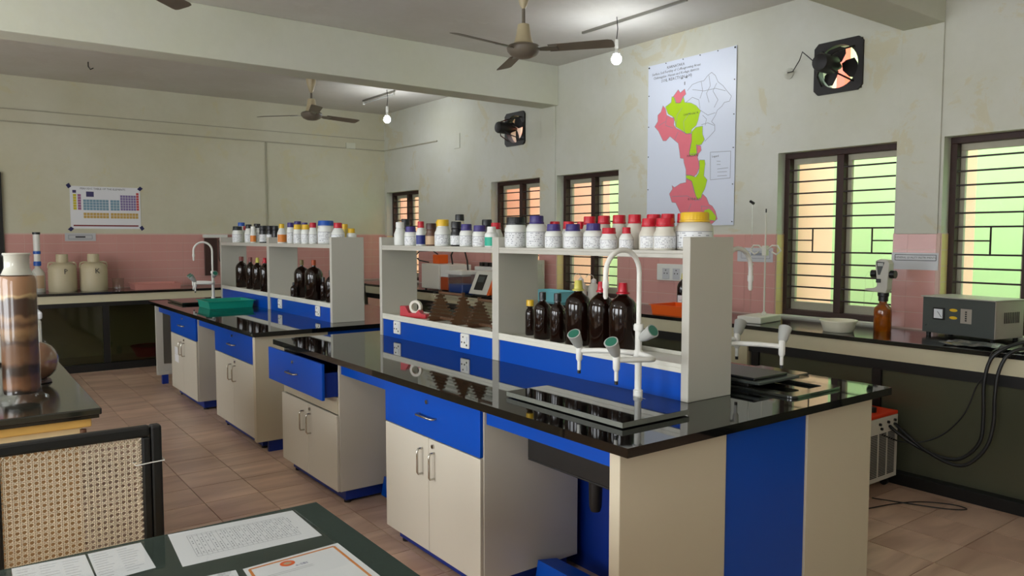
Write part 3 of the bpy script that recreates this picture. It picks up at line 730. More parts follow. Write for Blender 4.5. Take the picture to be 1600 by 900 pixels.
# ================================================================ SIDE COUNTERS
ct = thing('side_counter',(5.24,4.5,0),'long fixed counter under the windows with a black granite top and cream apron','counter')
CX = 4.87
bx('worktop','granite_old',ct,CX,WX-0.008,YB+0.05,FY-0.012,0.885,0.915,bevel=0.003)
bx('apron','counter_cream',ct,CX+0.02,CX+0.06,YB+0.1,10.14,0.785,0.885)
bx('top_rail','black_metal',ct,CX+0.03,CX+0.06,YB+0.1,10.14,0.715,0.785)
bx('kickboard','black_metal',ct,CX-0.03,CX+0.05,YB+0.1,10.14,0.0,0.075,bevel=0.004)
bx('pier','counter_cream',ct,CX+0.012,WX-0.01,3.56,3.74,0.0,0.785)
bx('pier','counter_cream',ct,CX+0.012,WX-0.01,6.9,7.08,0.0,0.785)
for y in (0.6,1.55,2.56,3.50,3.78,5.1,6.3,7.14,8.3,9.4):
    bx('post','black_metal',ct,CX+0.025,CX+0.07,y-0.03,y+0.03,0.07,0.72)
for (a,b) in ((-2.0,0.57),(0.63,1.52),(1.58,2.53),(2.59,3.47),(3.81,5.07),(5.13,6.27),(7.17,8.27),(8.33,9.37)):
    bx('sliding_panel','olive_glass',ct,CX+0.045,CX+0.055,a,b,0.07,0.72)
bx('sliding_panel','coral',ct,CX+0.04,CX+0.05,9.43,10.1,0.3,0.72,label='faded peach board')
cf = thing('side_counter',(2.6,10.5,0),'fixed counter across the far wall with black granite top and dark glass doors','counter')
CYF = 10.13
bx('worktop','granite_old',cf,-1.0,CX-0.005,CYF,FY-0.012,0.905,0.935,bevel=0.003)
bx('apron','counter_cream',cf,-0.9,CX-0.01,CYF+0.02,CYF+0.05,0.815,0.905)
bx('top_rail','black_metal',cf,-0.9,CX-0.01,CYF+0.02,CYF+0.06,0.765,0.815)
bx('kickboard','black_metal',cf,-0.9,CX-0.04,CYF-0.03,CYF+0.05,0,0.085)
for x in (-0.85,0.55,1.52,2.52,3.5,4.5): bx('post','black_metal',cf,x-0.035,x+0.035,CYF+0.01,CYF+0.055,0.08,0.77)
M['dark_pane'] = glass_mat('dark_glass_door',(0.5,0.51,0.42,1),0.95,0.05)
for (a,b) in ((-0.81,0.51),(0.59,1.48),(1.56,2.48),(2.56,3.46),(3.54,4.46)):
    bx('glass_door','dark_pane',cf,a,b,CYF+0.03,CYF+0.036,0.08,0.77)
bx('cupboard_back','counter_cream',cf,-0.85,4.8,FY-0.05,FY-0.02,0,0.77)
bx('cupboard_floor','counter_cream',cf,-0.85,4.8,CYF+0.06,FY-0.05,0.05,0.08)
t = MB().lathe([(0.02,0.0),(0.16,0.0),(0.22,0.13),(0.23,0.13),(0.225,0.12)],(0,0,0),20).build('basin','red',None,smooth=50,origin=None); t.location=(2.06,10.5,0.081); setp(t,'red plastic basin behind the dark glass doors of the far counter','basin')

# ================================================================ ISLAND BENCHES
BT = 0.90
def d_handle(parent, p, along, out, length, name='handle', r=0.0055, proud=0.030):
    p = Vector(p); a = Vector(along).normalized()*length/2; o = Vector(out).normalized()*proud
    k = 0.22
    pts = [p-a, p-a+o*(1-k), p-a*(1-k*0.8)+o, p+a*(1-k*0.8)+o, p+a+o*(1-k), p+a]
    return MB().tube(pts, r, 8).build(name, 'chrome', parent, smooth=60)
def lock(parent, x, y, z):
    return MB().cyl((x,y,z),(x-0.008,y,z),0.011,0.010,14).build('lock','chrome',parent,smooth=40)
def cabinet(y0, y1, label, open_=0.0, zt=0.640, mid_gap=False):
    # faces -x, front plane x = 1.80
    t = thing('base_cabinet', (2.07,(y0+y1)/2,0), label, 'cabinet', 'bench base cabinets')
    XF, XB_ = 1.815, 2.35
    b = MB()
    b.box(XF,XB_,y0,y0+0.018,0.085,0.865); b.box(XF,XB_,y1-0.018,y1,0.085,0.865); b.box(XB_-0.015,XB_,y0+0.018,y1-0.018,0.085,0.865)
    b.box(XF,XB_-0.015,y0+0.018,y1-0.018,0.085,0.103)
    b.box(XF,XB_-0.015,y0+0.018,y1-0.018,0.585,0.600)
    b.box(XF,XF+0.02,y0+0.018,y1-0.018,0.840,0.865)
    b.build('carcass','cream_steel',t,bevel=0.0025)
    bx('plinth','blue_dark',t,XF+0.045,XB_-0.04,y0+0.03,y1-0.03,0.018,0.085,bevel=0.003)
    for (yy,xx) in ((y0+0.06,XF+0.07),(y1-0.06,XF+0.07),(y0+0.06,XB_-0.08),(y1-0.06,XB_-0.08)):
        MB().cyl((xx,yy,0),(xx,yy,0.02),0.022,n=12).build('foot','black',t)
    ztop = zt - (0.095 if open_ else 0.0)
    ym = (y0+y1)/2
    for k,(a,c) in enumerate(((y0+0.004,ym-0.0015),(ym+0.0015,y1-0.004))):
        d = bx('door','cream_steel',t,XF-0.017,XF-0.001,a,c,0.088,ztop-0.005,bevel=0.0025)
        hy = ym-0.055 if k == 0 else ym+0.055
        d_handle(d,(XF-0.017,hy,ztop-0.125),(0,0,1),(-1,0,0),0.122)
        if k == 0: lock(d,XF-0.017,ym-0.045,ztop-0.035)
    if open_: bx('divider_rail','tan_steel',t,XF-0.004,XF+0.014,y0+0.018,y1-0.018,ztop,zt+0.005)
    dx = -open_
    z0, z1 = (zt, 0.853)
    dr = bx('drawer','blue',t,XF-0.018+dx,XF-0.001+dx,y0+0.004,y1-0.004,z0,z1,bevel=0.0025)
    d_handle(dr,(XF-0.018+dx,ym+0.0,(z0+z1)/2-0.005),(0,1,0),(-1,0,0),0.15)
    lock(dr,XF-0.018+dx,ym+0.005,z1-0.045)
    bxm = MB(); X0, X1 = XF+dx, XF+dx+0.42
    bxm.box(X0,X1,y0+0.03,y0+0.042,z0+0.01,z1-0.06); bxm.box(X0,X1,y1-0.042,y1-0.03,z0+0.01,z1-0.06); bxm.box(X0,X1,y0+0.042,y1-0.042,z0+0.01,z0+0.02); bxm.box(X1-0.01,X1,y0+0.042,y1-0.042,z0+0.02,z1-0.06)
    bxm.build('drawer_box','blue_dark',dr)
    return t
cabinet(4.125,5.03,'base cabinet at the far end of the near bench with its blue drawer pulled open',open_=0.085)
cabinet(2.64,3.515,'nearest base cabinet, blue drawer closed over two cream doors, beside the sink bay')
cD = cabinet(5.60,6.60,'nearest base cabinet of the rear bench, beside its cream end panel')
cC = cabinet(7.20,8.16,'farther base cabinet of the rear bench with white paper stickers on its door')
for (dz,dy) in ((0,0),(0.075,0),(0,0.075),(0.075,0.075)):
    bx('sticker','paper',cC,1.795,1.7975,7.86+dy,7.93+dy,0.36+dz,0.43+dz)

def worktop(y0, y1, label, holes_, edge='granite'):
    t = thing('bench_worktop',(2.59,(y0+y1)/2,0.865),label,'worktop')
    X0, X1 = 1.745, 3.43
    b = MB()
    xs = sorted({X0,X1}|{h[0] for h in holes_}|{h[1] for h in holes_}); ys_ = sorted({y0,y1}|{h[2] for h in holes_}|{h[3] for h in holes_})
    # one slab outline with real openings: top, bottom and side faces only
    def solid(i,j):
        if not (0 <= i < len(xs)-1 and 0 <= j < len(ys_)-1): return False
        xm=(xs[i]+xs[i+1])/2; ym=(ys_[j]+ys_[j+1])/2
        return not any(h[0]<xm<h[1] and h[2]<ym<h[3] for h in holes_)
    for i in range(len(xs)-1):
        for j in range(len(ys_)-1):
            if not solid(i,j): continue
            a,c,d,e = xs[i],xs[i+1],ys_[j],ys_[j+1]
            v=[(a,d,0.867),(c,d,0.867),(c,e,0.867),(a,e,0.867),(a,d,BT),(c,d,BT),(c,e,BT),(a,e,BT)]
            fs=[(3,2,1,0),(4,5,6,7)]
            if not solid(i,j-1): fs.append((0,1,5,4))
            if not solid(i+1,j): fs.append((1,2,6,5))
            if not solid(i,j+1): fs.append((2,3,7,6))
            if not solid(i-1,j): fs.append((3,0,4,7))
            b.add(v,fs)
    b.build('slab','granite',t)
    return t
worktop(1.72,5.03,'long black granite worktop of the near bench',[(1.965,2.235,1.965,2.535)])
worktop(5.44,8.90,'black granite worktop of the rear bench',[(1.965,2.235,8.20,8.70)])
def sink(x0,x1,y0,y1,label):
    t = thing('bench_sink',((x0+x1)/2,(y0+y1)/2,0.62),label,'sink')
    r = MB(); w_=0.026
    r.box(x0-w_,x1+w_,y0-w_,y0,BT,BT+0.004); r.box(x0-w_,x1+w_,y1,y1+w_,BT,BT+0.004); r.box(x0-w_,x0,y0,y1,BT,BT+0.004); r.box(x1,x1+w_,y0,y1,BT,BT+0.004)
    r.build('raised_rim','granite_green',t)
    b = MB(); a=0.003
    b.box(x0+a,x0+a+0.008,y0+a,y1-a,0.64,BT-0.002); b.box(x1-a-0.008,x1-a,y0+a,y1-a,0.64,BT-0.002); b.box(x0+a,x1-a,y0+a,y0+a+0.008,0.64,BT-0.002); b.box(x0+a,x1-a,y1-a-0.008,y1-a,0.64,BT-0.002); b.box(x0+a,x1-a,y0+a,y1-a,0.632,0.64)
    b.build('basin','pvc_black',t,bevel=0.003)
    MB().lathe([(0.020,-0.17),(0.026,-0.15),(0.030,-0.02),(0.055,0.0)],((x0+x1)/2,(y0+y1)/2,0.632),16).build('waste_trap','pvc_black',t,smooth=40)
    return t
sink(1.965,2.235,1.965,2.535,'black sink with a raised rim in front of the white gooseneck faucet')
t = thing('wash_basin',(3.04,2.15,BT),'flat rounded rim frame on the granite at the window side of the near bench','basin')
q = MB(); n_=8; o_=[];i_=[]
def rr_(x0,x1,y0,y1,r):
    out=[]
    for cx_,cy_,a0_ in ((x1-r,y1-r,0),(x0+r,y1-r,PI/2),(x0+r,y0+r,PI),(x1-r,y0+r,1.5*PI)):
        for k in range(n_+1): a=a0_+PI/2*k/n_; out.append((cx_+r*math.cos(a),cy_+r*math.sin(a)))
    return out
o_=rr_(2.84,3.22,1.835,2.46,0.03); i_=rr_(2.90,3.16,1.895,2.40,0.02); N_=len(o_)
vv=[(x,y,BT+0.0003) for x,y in o_]+[(x,y,BT+0.0003) for x,y in i_]+[(x,y,BT+0.012) for x,y in o_]+[(x,y,BT+0.012) for x,y in i_]; ff=[]
for k in range(N_):
    j=(k+1)%N_; ff+=[(k,j,N_+j,N_+k),(2*N_+k,2*N_+j,3*N_+j,3*N_+k),(k,j,2*N_+j,2*N_+k),(N_+k,N_+j,3*N_+j,3*N_+k)]
q.add(vv,ff); q.build('rim_ring','granite_green',t,bevel=0.002)
M['granite_edge']=mat('cut_granite_edge',rgb(120,122,112),0.35,var=0.3,scale=60)
def cover(x0,x1,y0,y1,z,label,top='granite'):
    t=thing('sink_cover',((x0+x1)/2,(y0+y1)/2,z),label,'cover')
    bx('cut_edge','granite_edge',t,x0,x1,y0,y1,z,z+0.019)
    bx('cover_slab',top,t,x0+0.0005,x1-0.0005,y0+0.0005,y1-0.0005,z+0.0191,z+0.0200)
cover(1.905,2.262,1.905,2.60,BT+0.0045,'glossy granite slab with pale cut edges covering the sink by the nearest faucet')
sink(1.965,2.235,8.20,8.70,'black sink at the far end of the rear bench')
for (y,z) in ((2.0,0),): pass
t = bx('sink_cover','granite_old',None,1.90,2.26,8.10,8.72,BT+0.0045,BT+0.024,bevel=0.002,origin=(2.08,8.3,BT+0.0045)); setp(t,'dark flat board lying over the rear sink beside the teal tray','board')

def frame(y0, y1, label, gaps, zb=0.0):
    t = thing('island_bench_body',(2.59,(y0+y1)/2,0),label,'bench')
    # end facing the room: cream, blue, cream
    bx('end_panel','tan_steel',t,1.775,2.335,y0,y0+0.05,zb,0.866,bevel=0.003)
    if zb: bx('end_plinth','blue_dark',t,1.87,2.33,y0+0.02,y0+0.05,0.0,zb)
    bx('end_panel','blue',t,2.337,2.868,y0+0.008,y0+0.045,0.0,0.866,bevel=0.002,label='blue end panel')
    bx('end_panel','tan_steel',t,2.87,3.385,y0,y0+0.05,0.0,0.866,bevel=0.003)
    bx('spine_panel','blue_dark',t,2.40,2.42,y0+0.05,y1-0.03,0.0,0.866)
    for (a,b) in gaps:
        bx('apron','blue',t,1.825,1.843,a,b,0.785,0.866,bevel=0.002)
    bx('apron','blue',t,3.33,3.348,y0+0.06,y1-0.05,0.785,0.866)
    bx('side_panel','cream_steel',t,3.335,3.35,y0+0.7,y1-0.05,0.09,0.78)
    bx('side_plinth','blue_dark',t,3.27,3.29,y0+0.7,y1-0.05,0.0,0.09)
    return t
f1 = frame(1.785,5.0,'welded frame of the near bench with cream and blue end panels',((1.84,2.635),(3.52,4.12)))
f2 = frame(5.50,8.85,'frame of the rear bench with its cream and blue end',((6.61,7.19),(8.17,8.80)),0.085)
for t_, (a,b) in ((f1,(1.84,2.60)),(f1,(3.56,4.09)),(f2,(6.64,7.16))):
    MB().prism([(0,0),(0.16,0.0),(0.13,0.09),(0.02,0.11)],b-a,Matrix(((1,0,0,2.06),(0,0,1,a),(0,1,0,0.03),(0,0,0,1)))).build('footrest','blue',t_)
# far leg frame of the rear bench, a hollow cream panel on a foot
lf = MB(); x0,x1 = 1.79,1.81
t_ = f2
lp = MB(); lp.box(1.79,2.36,8.80,8.83,0.10,0.866); lp.box(1.80,2.30,8.785,8.80,0.10,0.14); lp.build('leg_panel','shelf_paint',t_,bevel=0.003)
MB().box(1.86,2.28,8.792,8.799,0.22,0.78).build('recessed_panel','steel',t_)
bx('foot','blue_dark',t_,1.84,1.90,8.79,8.84,0.0,0.10)

# ---------------------------------------------------------------- reagent shelves
def rshelf(y0, ym, y1, x0, label, sockets):
    x1 = x0+0.28
    t = thing('reagent_shelf',((x0+x1)/2,(y0+y1)/2,BT),label,'shelf')
    for a,b in ((y0,y0+0.04),(ym,ym+0.06),(y1-0.035,y1)):
        bx('upright','shelf_paint',t,x0,x1,a,b,BT,1.582,bevel=0.003)
    for a,b in ((y0+0.04,ym),(ym+0.06,y1-0.035)):
        s1 = MB(); s1.box(x0+0.004,x1-0.004,a,b,1.512,1.526); s1.box(x0+0.004,x0+0.016,a,b,1.494,1.512); s1.box(x1-0.016,x1-0.004,a,b,1.494,1.512); s1.build('upper_shelf','shelf_paint',t,bevel=0.002)
        s2 = MB(); s2.box(x0+0.002,x1-0.002,a,b,1.018,1.038); s2.box(x0+0.002,x0+0.014,a,b,1.038,1.056); s2.box(x1-0.014,x1-0.002,a,b,1.038,1.056); s2.build('lower_shelf','white_enamel',t,bevel=0.002)
        bx('service_panel','blue',t,x0+0.010,x0+0.022,a,b,BT,1.018)
        bx('service_panel','blue',t,x1-0.022,x1-0.010,a,b,BT,1.018)
    for (y,z,xf,sg) in [(y,0.973,x0+0.010,-1) for y in sockets]:
        so = MB().box(xf-0.014,xf,y-0.045,y+0.045,z-0.043,z+0.043).build('socket_plate','white_plastic',t,bevel=0.006)
        q = MB()
        for (dy,dz,r) in ((0.012,0.024,0.005),(-0.004,-0.008,0.005),(0.026,-0.008,0.005),(-0.026,-0.022,0.006)): q.cyl((xf-0.014,y+dy,z+dz),(xf-0.016,y+dy,z+dz),r,n=8)
        q.build('socket_hole','black',so)
        bx('rocker_switch','paper',so,xf-0.019,xf-0.014,y-0.034,y-0.018,z-0.004,z+0.028,bevel=0.002)
    return t
rshelf(2.055,3.392,4.815,2.43,'long two-tier grey reagent shelf standing on the near bench',(4.567,3.731))
rshelf(5.69,7.14,8.72,2.455,'two-tier grey reagent shelf standing on the rear bench',(6.871,5.989))

# ---------------------------------------------------------------- bottles
B1=[
('neck',2.600,4.934,0.0324,0.182,0.0347,'black','smoke','white','black-shouldered bottle with a grey label at the far end of the near shelf top'),
('neck',2.500,4.638,0.0415,0.157,0.0284,'white','white','none','plain white plastic bottle with a white cap beside the black-shouldered bottle'),
('jar',2.480,4.455,0.0424,0.125,0.0339,'purple','white','text','small white jar with a purple cap between a plain white bottle and a red-capped bottle'),
('neck',2.500,4.355,0.0335,0.157,0.0209,'red','white','blue','slim white bottle with a red cap and a square navy label'),
('neck',2.500,4.224,0.0369,0.143,0.0328,'brown','brown','tan','brown plastic bottle with a brown cap and tan label on the near shelf top'),
('jar',2.640,4.357,0.0319,0.159,0.0234,'yellow','white','text','white jar with a yellow cap, half hidden behind the large yellow-capped bottle'),
('neck',2.500,4.083,0.0520,0.164,0.0380,'yellow','white','text','large white bottle with a yellow cap in the left bay of the near shelf top'),
('neck',2.640,4.106,0.0429,0.199,0.0286,'black','cream','none','tallest bottle of the left bay, white neck under a black cap, in the back row'),
('neck',2.500,3.928,0.0351,0.150,0.0312,'black','black','text','black bottle with a white printed label in front of the tallest bottle'),
('jar',2.520,3.845,0.0423,0.133,0.0327,'purple','white','text','purple-capped white jar next to the black bottle with white label'),
('jar',2.490,3.660,0.0427,0.123,0.0352,'purple','white','text','purple-capped white jar beside the teal-labelled bottle'),
('jar',2.640,3.802,0.0349,0.161,0.0310,'black','smoke','none','dark jar with a black cap behind two purple-capped jars'),
('jar',2.480,3.527,0.0398,0.114,0.0253,'white','white','teal','white bottle with a teal label against the shelf divider'),
('neck',2.600,3.652,0.0414,0.139,0.0282,'red','white','none','white bottle with a red cap standing behind the teal-labelled bottle'),
('jar',2.500,3.334,0.0612,0.164,0.0524,'black','white','text','large white jar with a wide black lid, first in the right bay'),
('jar',2.510,3.156,0.0558,0.167,0.0372,'purple','white','text','tall white jar with a navy lid beside the wide black-lidded jar'),
('jar',2.490,2.992,0.0457,0.121,0.0342,'purple','white','text','purple-lidded jar just right of the tall navy-lidded jar'),
('jar',2.620,3.137,0.0342,0.138,0.0274,'red','white','none','back-row bottle with only its red cap showing over the first purple lid'),
('jar',2.490,2.844,0.0474,0.119,0.0348,'purple','white','text','wider purple-lidded jar, middle one of three in the right bay'),
('jar',2.620,3.025,0.0352,0.136,0.0285,'red','white','none','back-row bottle whose red cap shows over the middle purple lid'),
('jar',2.640,2.955,0.0232,0.135,0.0182,'red','white','none','narrow back-row bottle with a red cap left of the tall red-capped row'),
('jar',2.490,2.696,0.0490,0.120,0.0337,'purple','white','text','third purple-lidded jar, beside the two small red-capped bottles'),
('neck',2.600,2.841,0.0434,0.158,0.0305,'red','milk','none','tall milky bottle with a red cap right behind the third purple-lidded jar'),
('neck',2.620,2.762,0.0412,0.160,0.0301,'red','milk','none','tall milky bottle with a red cap behind the wider small red-capped bottle'),
('neck',2.620,2.655,0.0434,0.161,0.0310,'red','milk','none','tall milky bottle with a red cap behind the gap of the two small red-capped bottles'),
('neck',2.600,2.525,0.0450,0.160,0.0300,'red','milk','none','tall milky bottle with a red cap right of the narrow small bottle'),
('neck',2.640,2.457,0.0446,0.160,0.0327,'red','milk','none','back-row milky bottle behind the left of the two large red-capped bottles'),
('neck',2.640,2.356,0.0407,0.160,0.0305,'red','milk','none','back-row milky bottle behind the right of the two large red-capped bottles'),
('neck',2.640,2.262,0.0398,0.160,0.0284,'red','milk','none','back-row milky bottle with a red cap touching the yellow-lidded tub'),
('neck',2.485,2.585,0.0418,0.098,0.0313,'red','white','text','small white bottle with a red cap, wider of the front pair'),
('neck',2.480,2.466,0.0334,0.099,0.0189,'red','white','text','narrow small white bottle with a red cap in front'),
('neck',2.500,2.342,0.0453,0.137,0.0325,'red','milk','text','large front-row bottle with a red cap and white label, left of two'),
('neck',2.510,2.245,0.0484,0.136,0.0374,'red','milk','text','large front-row bottle with a red cap and white label, right of two'),
('tub',2.600,2.114,0.0804,0.161,0.0613,'yellow','milk','text','big translucent tub with a yellow lid on the near end of the shelf top'),
]
B2=[
('neck',2.660,9.025,0.0555,0.219,0.0370,'blue','white','text','white bottle with a blue cap at the far end of the rear shelf top'),
('jar',2.530,8.322,0.0549,0.172,0.0481,'black','white','text','white jar with a wide black lid, far end of the rear shelf top'),
('neck',2.640,8.413,0.0419,0.175,0.0210,'red','white','none','small bottle with a dark red cap between black-lidded jars of the rear shelf'),
('neck',2.530,7.948,0.0430,0.187,0.0298,'black','white','text','black-topped bottle left of the orange-labelled white bottle'),
('neck',2.510,7.744,0.0291,0.165,0.0226,'white','white','orange','thin white bottle with a white cap and orange label on the rear shelf'),
('jar',2.560,7.778,0.0358,0.192,0.0326,'black','white','text','tall black-lidded bottle right of the orange-labelled white bottle'),
('jar',2.540,7.535,0.0381,0.169,0.0349,'black','black','text','black jar, farthest of three left of the rear shelf divider'),
('jar',2.540,7.340,0.0342,0.166,0.0311,'black','black','text','black jar, middle one of three above the rear shelf divider'),
('jar',2.560,7.219,0.0338,0.165,0.0307,'black','black','none','black jar next to the yellow-capped bottle of the rear shelf'),
('neck',2.520,6.962,0.0416,0.179,0.0238,'yellow','white','orange','white bottle with a pale yellow cap and orange label, rear shelf'),
('jar',2.540,6.787,0.0350,0.188,0.0292,'purple','white','text','white jar with a navy cap beside the pale-yellow-capped bottle'),
('jar',2.660,6.927,0.0360,0.204,0.0330,'purple','white','none','navy-capped jar showing behind the first yellow-capped jar of the rear shelf'),
('jar',2.520,6.563,0.0398,0.167,0.0341,'yellow','white','text','first of two neighbouring yellow-capped jars on the rear shelf'),
('jar',2.660,6.754,0.0353,0.189,0.0265,'purple','white','none','navy-capped jar showing behind the second yellow-capped jar of the rear shelf'),
('jar',2.520,6.376,0.0417,0.164,0.0333,'yellow','white','text','second of two neighbouring yellow-capped jars on the rear shelf'),
('neck',2.540,6.240,0.0356,0.179,0.0274,'red','white','text','white bottle with a red cap left of the wide blue-lidded jar'),
('jar',2.620,6.204,0.0713,0.196,0.0713,'blue','white','text','wide white jar with a bright blue lid on the rear shelf'),
('neck',2.560,5.772,0.0543,0.171,0.0336,'red','white','text','white bottle with a red cap right of the wide blue-lidded jar'),
('neck',2.670,5.905,0.0292,0.164,0.0239,'yellow','amberlite','none','bottle with a pale orange cap behind the end panel of the rear shelf'),
('jar',2.670,5.763,0.0417,0.126,0.0287,'yellow','white','none','small yellow-lidded jar, nearest on the rear shelf top'),
]
A1=[
('win',2.600,3.326,0.0266,0.196,0.0212,'yellow','amber','none','small brown glass bottle with a yellow cap, leftmost of the bay beside the faucet'),
('win',2.560,3.166,0.0478,0.250,0.0188,'black','amber','none','mid-size brown glass bottle with a black cap beside the yellow-capped small one'),
('win',2.540,3.018,0.0413,0.253,0.0198,'black','amber','none','mid-size brown glass bottle with a black cap next to the big yellow-capped one'),
('win',2.560,2.880,0.0676,0.324,0.0242,'paleyellow','amber','none','big brown glass bottle with a yellow cap'),
('win',2.570,2.723,0.0624,0.325,0.0203,'red','amber','none','big brown glass bottle with a red cap, left of two'),
('win',2.560,2.564,0.0692,0.327,0.0256,'red','amber','none','big brown glass bottle with a red cap behind the gooseneck faucet'),
]
A2=[
('win',2.600,8.440,0.0628,0.333,0.0244,'dusty','amber','none','dark brown bottle with a dull pink cap, leftmost on the rear shelf'),
('win',2.600,8.136,0.0474,0.332,0.0203,'dusty','amber','none','dark brown bottle with a dull pink cap, second from the left on the rear shelf'),
('win',2.620,7.971,0.0534,0.329,0.0200,'paleyellow','amber','none','dark brown bottle with a yellow cap left of the rear shelf divider'),
('win',2.540,7.506,0.0474,0.339,0.0221,'red','amber','none','dark brown bottle with a red cap touching the rear shelf divider'),
('win',2.600,6.693,0.0697,0.338,0.0174,'olive','amber','none','dark brown bottle with an olive cap in the right bay of the rear shelf'),
('win',2.560,6.311,0.0774,0.347,0.0194,'orange','amber','none','dark brown bottle with an orange-brown cap in the right bay of the rear shelf'),
('win',2.600,6.205,0.0301,0.201,0.0137,'black','amber','none','small dark bottle with a black cap in the right bay of the rear shelf'),
('win',2.600,6.050,0.0430,0.267,0.0134,'black','amber','none','dark bottle half hidden by the end panel of the rear shelf'),
('win',2.500,6.634,0.0286,0.140,0.0114,'black','amber','none','small brown bottle lowest and leftmost in the right bay of the rear shelf'),
]
def label_strip(mb_parent, x, y, z0, z1, r, m_, a0, a1, name='label'):
    mb = MB(); n = 12; uv = []
    for j,zz in enumerate((z0,z1)):
        for k in range(n+1):
            a = a0+(a1-a0)*k/n; mb.v.append((x+r*math.cos(a),y+r*math.sin(a),zz)); uv.append((k/n,float(j)))
    for k in range(n): mb.f.append((k,k+1,n+2+k,n+1+k)); mb.m.append(0)
    return mb.build(name,m_,mb_parent,smooth=180,uv=uv)
def cap(t, x, y, z0, z1, r, m_, ribs=28):
    mb = MB(); n = ribs*2; fs=[]; vs_=[]
    h = z1-z0
    for j,(zz,k_) in enumerate(((z0,1.0),(z1-h*0.12,0.985),(z1,0.92))):
        for i in range(n):
            a = 2*PI*i/n; rr = r*k_*(1.0 if (i%2 or j==2) else 0.965); vs_.append((x+rr*math.cos(a),y+rr*math.sin(a),zz))
    for j in range(2):
        for i in range(n): fs.append((j*n+i,j*n+(i+1)%n,(j+1)*n+(i+1)%n,(j+1)*n+i))
    fs += [tuple(range(n-1,-1,-1)),tuple(2*n+i for i in range(n))]
    mb.add(vs_,fs); return mb.build('cap',m_,t,smooth=35)
def bottle(row, z0, group):
    k,x,y,r,h,rc,cp,body,lab,txt = row
    nm = {'win':'amber_bottle','tub':'plastic_tub','jar':'reagent_jar','neck':'reagent_bottle'}[k]
    rc = min(rc, r*0.93)
    t = thing(nm,(x,y,z0),txt,'bottle' if k in ('win','neck') else 'jar',group)
    bm_ = 'amber_bottle' if k == 'win' else 'b_'+body
    if k in ('jar','tub'):
        hc = min(0.036,h*0.24); hs = h-hc
        prof = [(r*0.94,0.0),(r,0.005),(r,hs*0.72),(r*0.985,hs*0.78),(r*0.90,hs*0.88),(max(rc*1.02,r*0.74),hs*0.94),(rc*0.96,hs*0.955),(rc*0.94,hs)]
        lz = (h*0.06,hs*0.64)
    elif k == 'neck':
        hc = min(0.036,h*0.22); hs = h-hc
        prof = [(r*0.94,0.0),(r,0.005),(r,hs*0.60),(r*0.97,hs*0.66),(r*0.80,hs*0.80),(rc*1.02,hs*0.92),(rc*0.9,hs*0.945),(rc*0.9,hs)]
        lz = (h*0.06,hs*0.56)
    else:
        hc = min(0.042,h*0.15); hs = h-hc
        prof = [(r*0.92,0.0),(r,0.008),(r,hs*0.70),(r*0.975,hs*0.755),(r*0.88,hs*0.82),(r*0.70,hs*0.875),(r*0.48,hs*0.915),(rc*0.92,hs*0.94),(rc*0.85,hs*0.96),(rc*0.85,hs)]
        lz = (h*0.1,hs*0.5)
    MB().lathe(prof,(x,y,z0),22).build('body',bm_,t,smooth=50)
    if k == 'win' and cp in ('red','paleyellow') and h > 0.3:
        mb = MB(); mb.lathe([(rc*1.25,0.0),(rc*1.25,0.006),(rc*0.95,0.010),(rc*0.78,hc+0.006),(rc*0.7,hc+0.01)],(x,y,z0+hs-0.008),22); mb.build('cap','cap_'+cp,t,smooth=40)
    else:
        cap(t,x,y,z0+hs-0.004,z0+h,rc,'cap_'+cp)
        if k in ('jar','tub') or cp == 'red': 
            MB().lathe([(rc*1.03,0),(rc*1.07,0.002),(rc*1.07,0.007),(rc*1.0,0.009)],(x,y,z0+hs-0.006),24).build('tamper_ring','cap_'+cp,t,smooth=40)
    if lab != 'none':
        mm = {'text':'label_text','white':'label_text','blue':'label_blue','teal':'label_teal','tan':'label_tan','orange':'label_orange'}[lab]
        c = math.atan2(-y,-x)+random.uniform(-0.25,0.25); w_ = 1.25
        label_strip(t,x,y,z0+lz[0],z0+lz[1],r+0.0007,mm,c+w_,c-w_)
    return t
def clampx(rows, x0, x1, ylim=None):
    out = []
    for r in rows:
        r = list(r); r[3] = r[3]*0.99
        r[1] = min(max(r[1],x0+r[3]),x1-r[3])
        if ylim: r[2] = min(max(r[2],ylim[0]+r[3]),ylim[1]-r[3])
        out.append(r)
    # ease apart any that touch
    for _ in range(30):
        for i in range(len(out)):
            for j in range(i):
                a,b = out[i],out[j]; dx=a[1]-b[1]; dy=a[2]-b[2]; d=math.hypot(dx,dy); m=a[3]+b[3]+0.001
                if d < m and d > 1e-5:
                    s_ = (m-d)/2; a[1]+=dx/d*s_*0.6; b[1]-=dx/d*s_*0.6; a[2]+=dy/d*s_*0.6; b[2]-=dy/d*s_*0.6
                    for q in (a,b):
                        q[1] = min(max(q[1],x0+q[3]),x1-q[3])
                        if ylim: q[2] = min(max(q[2],ylim[0]+q[3]),ylim[1]-q[3])
    return out
SHT = 1.5265
for r in clampx([r for r in B1 if r[2] > 3.46],2.432,2.708,(3.47,4.775)): bottle(r,SHT,'bottles on the near reagent shelf')
for r in clampx([r for r in B1 if r[2] <= 3.46],2.432,2.708,(2.097,3.385)): bottle(r,SHT,'bottles on the near reagent shelf')
for r in clampx([r for r in B2 if r[2] > 7.18],2.457,2.733,(7.215,8.66)): bottle(r,SHT,'bottles on the rear reagent shelf')
for r in clampx([r for r in B2 if r[2] <= 7.18],2.457,2.733,(5.74,7.13)): bottle(r,SHT,'bottles on the rear reagent shelf')
for r in clampx(A1,2.446,2.692,(2.10,3.38)): bottle(r,1.0385,'brown glass bottles on the near reagent shelf')
for r in clampx([r for r in A2 if r[2]>7.18],2.471,2.717,(7.215,8.66)): bottle(r,1.0385,'brown glass bottles on the rear reagent shelf')
